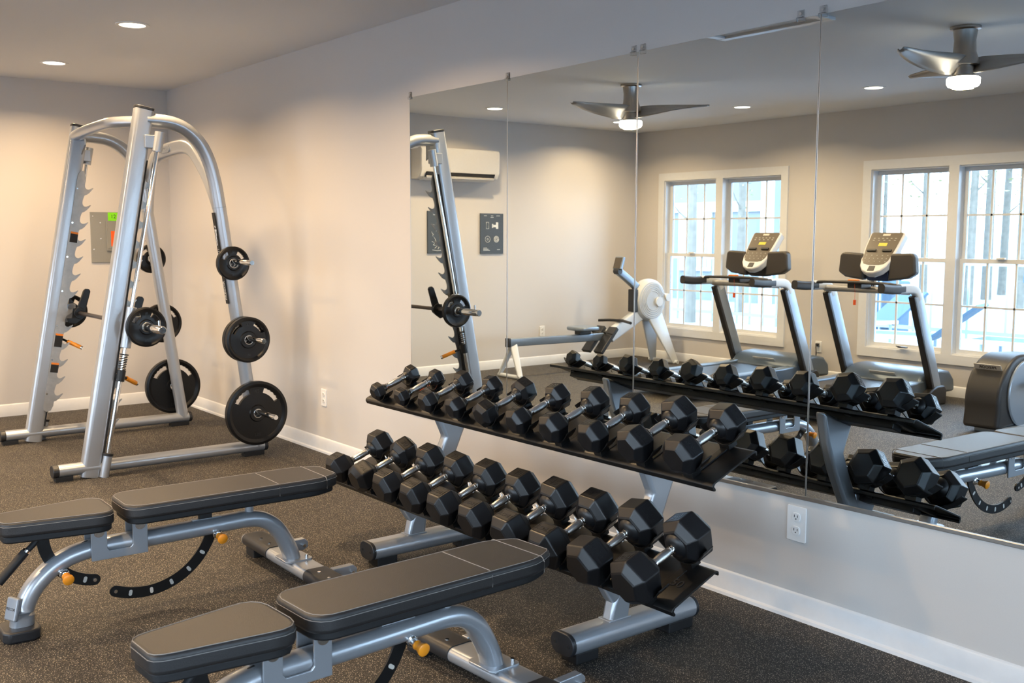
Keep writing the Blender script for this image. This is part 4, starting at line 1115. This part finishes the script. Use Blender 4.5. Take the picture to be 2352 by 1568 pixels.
# ------------------------------------------------------------------ outside
MB().bb((-30, -60, -.25), (40, -W-T-.01, -.15)).build('patio_ground', 'conc', smooth=False)['kind'] = 'structure'
MB().bb((XN+T+.01, -W-T, -.25), (40, 40, -.15)).build('yard_ground', 'conc', smooth=False)['kind'] = 'structure'
bd = empty('neighbour_house', (-6, -20, -.15), 'grey sided house with white trim seen through the left window', 'house'); of = bd.location
MB(of).bb((-28, -20, -.15), (-6.6, -17, 5.4)).build('siding_wall', 'siding', bd, smooth=False)
MB(of).prism([(-20.5, 5.3), (-16.5, 5.3), (-18.5, 7.6)], 'x', -28.4, -6.2).build('roof', 'siding', bd, smooth=False)
MB(of).bb((-28, -16.98, 5.0), (-6.4, -16.9, 5.4)).bb((-28, -16.98, 2.1), (-6.86, -16.9, 2.35)).bb((-6.85, -17.01, -.15), (-6.55, -16.88, 4.99)).pieces('white_trim', 'trim', bd, smooth=False)
for x in (-18, -15, -12, -9):
    for z in (.6, 3.1):
        f = MB(of).bb((x-.55, -16.99, z), (x+.55, -16.93, z+1.5)).build('window', 'trim', bd, smooth=False)
        MB(of).bb((x-.45, -16.94, z+.1), (x+.45, -16.91, z+1.4)).build('pane', 'rail', f, smooth=False)
fn = MB()
for i in range(60): fn.bb((-14+i*.3, -12.02, -.15), (-13.97+i*.3, -11.99, 1.1))
fn.bb((-14, -12.03, 1.05), (4, -11.98, 1.12)); fn.bb((-14, -12.03, .0), (4, -11.98, .06))
tag(fn.build('pool_fence', 'rail', smooth=False), 'dark metal railing fence beyond the left window', 'fence')
rnd = random.Random(3)
def tree(x, y, h, r, label):
    root = empty('bare_tree', (x, y, -.15), label, 'tree', 'trees outside the windows' if 'pine' not in label else 'woods behind the patio')
    lean = rnd.uniform(-.25, .25); P = [(0, 0, 0), (lean*.2, 0, h*.35), (lean*.6, lean*.1, h*.7), (lean, .1, h)]
    m = MB(); sp = smooth_path(P, 4); m.sweep(sp, ellipse(r, r, 10), scales=[1-.75*i/(len(sp)-1) for i in range(len(sp))]); m.build('trunk', 'bark', root)
    b = MB(); lf = MB()
    for k in range(7):
        t = .25+.1*k; z = h*t; a = rnd.uniform(0, 6.28); l = rnd.uniform(.35, .6)
        p0 = Vector((lean*t, 0, z)); p1 = p0+Vector((cos(a)*l*.5, sin(a)*l*.5, l*.45)); p2 = p0+Vector((cos(a)*l, sin(a)*l, l*1.1))
        b.sweep([p0, p1, p2], ellipse(r*.28, r*.28, 6), scales=[1, .6, .2])
        for q in range(26):
            c = p1.lerp(p2, rnd.random())+Vector([rnd.gauss(0, .35) for _ in range(3)]); s = rnd.uniform(.03, .09)
            R = Matrix.Rotation(rnd.uniform(0, 6), 3, 'Z') @ Matrix.Rotation(rnd.uniform(0, 6), 3, 'X')
            lf.add([c+R @ Vector(v) for v in ((-s, 0, 0), (0, s*.5, 0), (s, 0, 0), (0, -s*.5, 0))], [(0, 1, 2, 3)])
    b.build('branches', 'bark', root); lf.build('foliage', 'leafd', root, smooth=False)
spots = [(-4.2, -11.5, .11), (-8.8, -14.0, .2), (-3.0, -14.6, .14), (-5.4, -14.4, .10)]
words = ['slim bare tree close behind the left window', 'thick bare tree farther left outside the left window', 'bare tree standing by the house corner', 'thin bare tree in front of the house wall']
for (x, y, r), wd in zip(spots, words): tree(x, y, rnd.uniform(7, 9), r, wd)
dup_words = 'tall pine trunk in the sunlit woods behind the wider window'
for i in range(27):
    x = -6.0+(i % 9)*1.2+(i//9)*.4+rnd.uniform(-.1, .1); y = -20.5-(i//9)*2.6-rnd.uniform(0, .4)
    tree(x, y, rnd.uniform(9, 12), rnd.uniform(.06, .14), dup_words)
def lounger(x, y, rz, label):
    root = empty('pool_lounger', (x, y, -.15), label, 'sun lounger', 'pool loungers', rz=rz)
    m = MB(); m.box((0, .35, .36), (.62, 1.25, .04)); m.box((0, -.52, .56), (.62, .75, .04), Matrix.Rotation(radians(-38), 3, 'X')); m.build('sling', 'sling', root, smooth=False)
    for sx in (-.28, .28):
        for sy in (-.2, .8): MB().cyl((sx, sy, 0), (sx, sy, .36), .022, 10).build('leg', 'rail', root)
    MB().box((-.31, .35, .36), (.04, 1.3, .05)).box((.31, .35, .36), (.04, 1.3, .05)).pieces('side_frame', 'white', root, smooth=False)
lounger(1.9, -9.0, 1.3, 'blue sling lounger on the patio behind the right treadmill')
lounger(3.6, -9.3, 1.5, 'blue sling lounger on the patio seen at the lower right of the mirror')
lounger(.2, -10.6, .4, 'blue sling lounger farther out on the patio')
um = empty('patio_umbrella', (2.3, -11.4, -.15), 'folded blue patio umbrella beyond the wider window', 'umbrella')
MB().cyl((0, 0, 0), (0, 0, 2.5), .03).build('pole', 'rail', um); MB().lathe([(.16, 1.0), (.14, 1.3), (.09, 2.1), (.03, 2.55)], (0, 0, 0), (0, 0, 1), 16).build('folded_canopy', 'sling', um)
gr = empty('patio_grill', (-.9, -12.4, -.15), 'dark covered grill cabinet on the patio', 'grill')
MB().box((0, 0, .45), (1.1, .6, .9)).build('cabinet', 'sling', gr, smooth=False, bevel=.04); MB().sweep([(-.4, 0, 1.0), (.4, 0, 1.0)], ellipse(.28, .2, 16)).build('lid', 'sling', gr)

# ------------------------------------------------------------------ world and render look
wd = bpy.data.worlds.new('sky'); SC.world = wd; wd.use_nodes = True
nt = wd.node_tree; bg = nt.nodes['Background']
tc = nt.nodes.new('ShaderNodeTexCoord'); sp = nt.nodes.new('ShaderNodeSeparateXYZ'); rp_ = nt.nodes.new('ShaderNodeValToRGB')
nt.links.new(tc.outputs['Generated'], sp.inputs[0]); nt.links.new(sp.outputs['Z'], rp_.inputs[0]); nt.links.new(rp_.outputs[0], bg.inputs[0])
rp_.color_ramp.elements[0].color = (.74, .87, 1., 1); rp_.color_ramp.elements[1].color = (.48, .70, 1., 1)
bg.inputs[1].default_value = 12.
for (a0, a1, z0, z1) in WINS:
    ld = bpy.data.lights.new('window_portal', 'AREA'); ld.shape = 'RECTANGLE'; ld.size = a1-a0; ld.size_y = z1-z0; ld.cycles.is_portal = True
    lo = bpy.data.objects.new('window_portal', ld); COL.objects.link(lo); lo.location = ((a0+a1)/2, -W-T-.02, (z0+z1)/2); lo.rotation_euler = (radians(90), 0, 0)
for (a0, a1, z0, z1) in NW:
    ld = bpy.data.lights.new('window_portal', 'AREA'); ld.shape = 'RECTANGLE'; ld.size = a1-a0; ld.size_y = z1-z0; ld.cycles.is_portal = True
    lo = bpy.data.objects.new('window_portal', ld); COL.objects.link(lo); lo.location = (XN+T+.02, (a0+a1)/2, (z0+z1)/2); lo.rotation_euler = (radians(90), 0, radians(90))
SC.view_settings.view_transform = 'Standard'; SC.view_settings.look = 'None'; SC.view_settings.gamma = 1
SC.view_settings.exposure = .27
try: SC.view_settings.use_curve_mapping = False
except Exception: pass
SC.cycles.use_denoising = True
SC.cycles.use_adaptive_sampling = True; SC.cycles.adaptive_threshold = .02
SC.cycles.max_bounces = 8; SC.cycles.diffuse_bounces = 4; SC.cycles.glossy_bounces = 5; SC.cycles.transparent_max_bounces = 10
SC.cycles.sample_clamp_indirect = 6
SC.cycles.caustics_reflective = False; SC.cycles.caustics_refractive = False
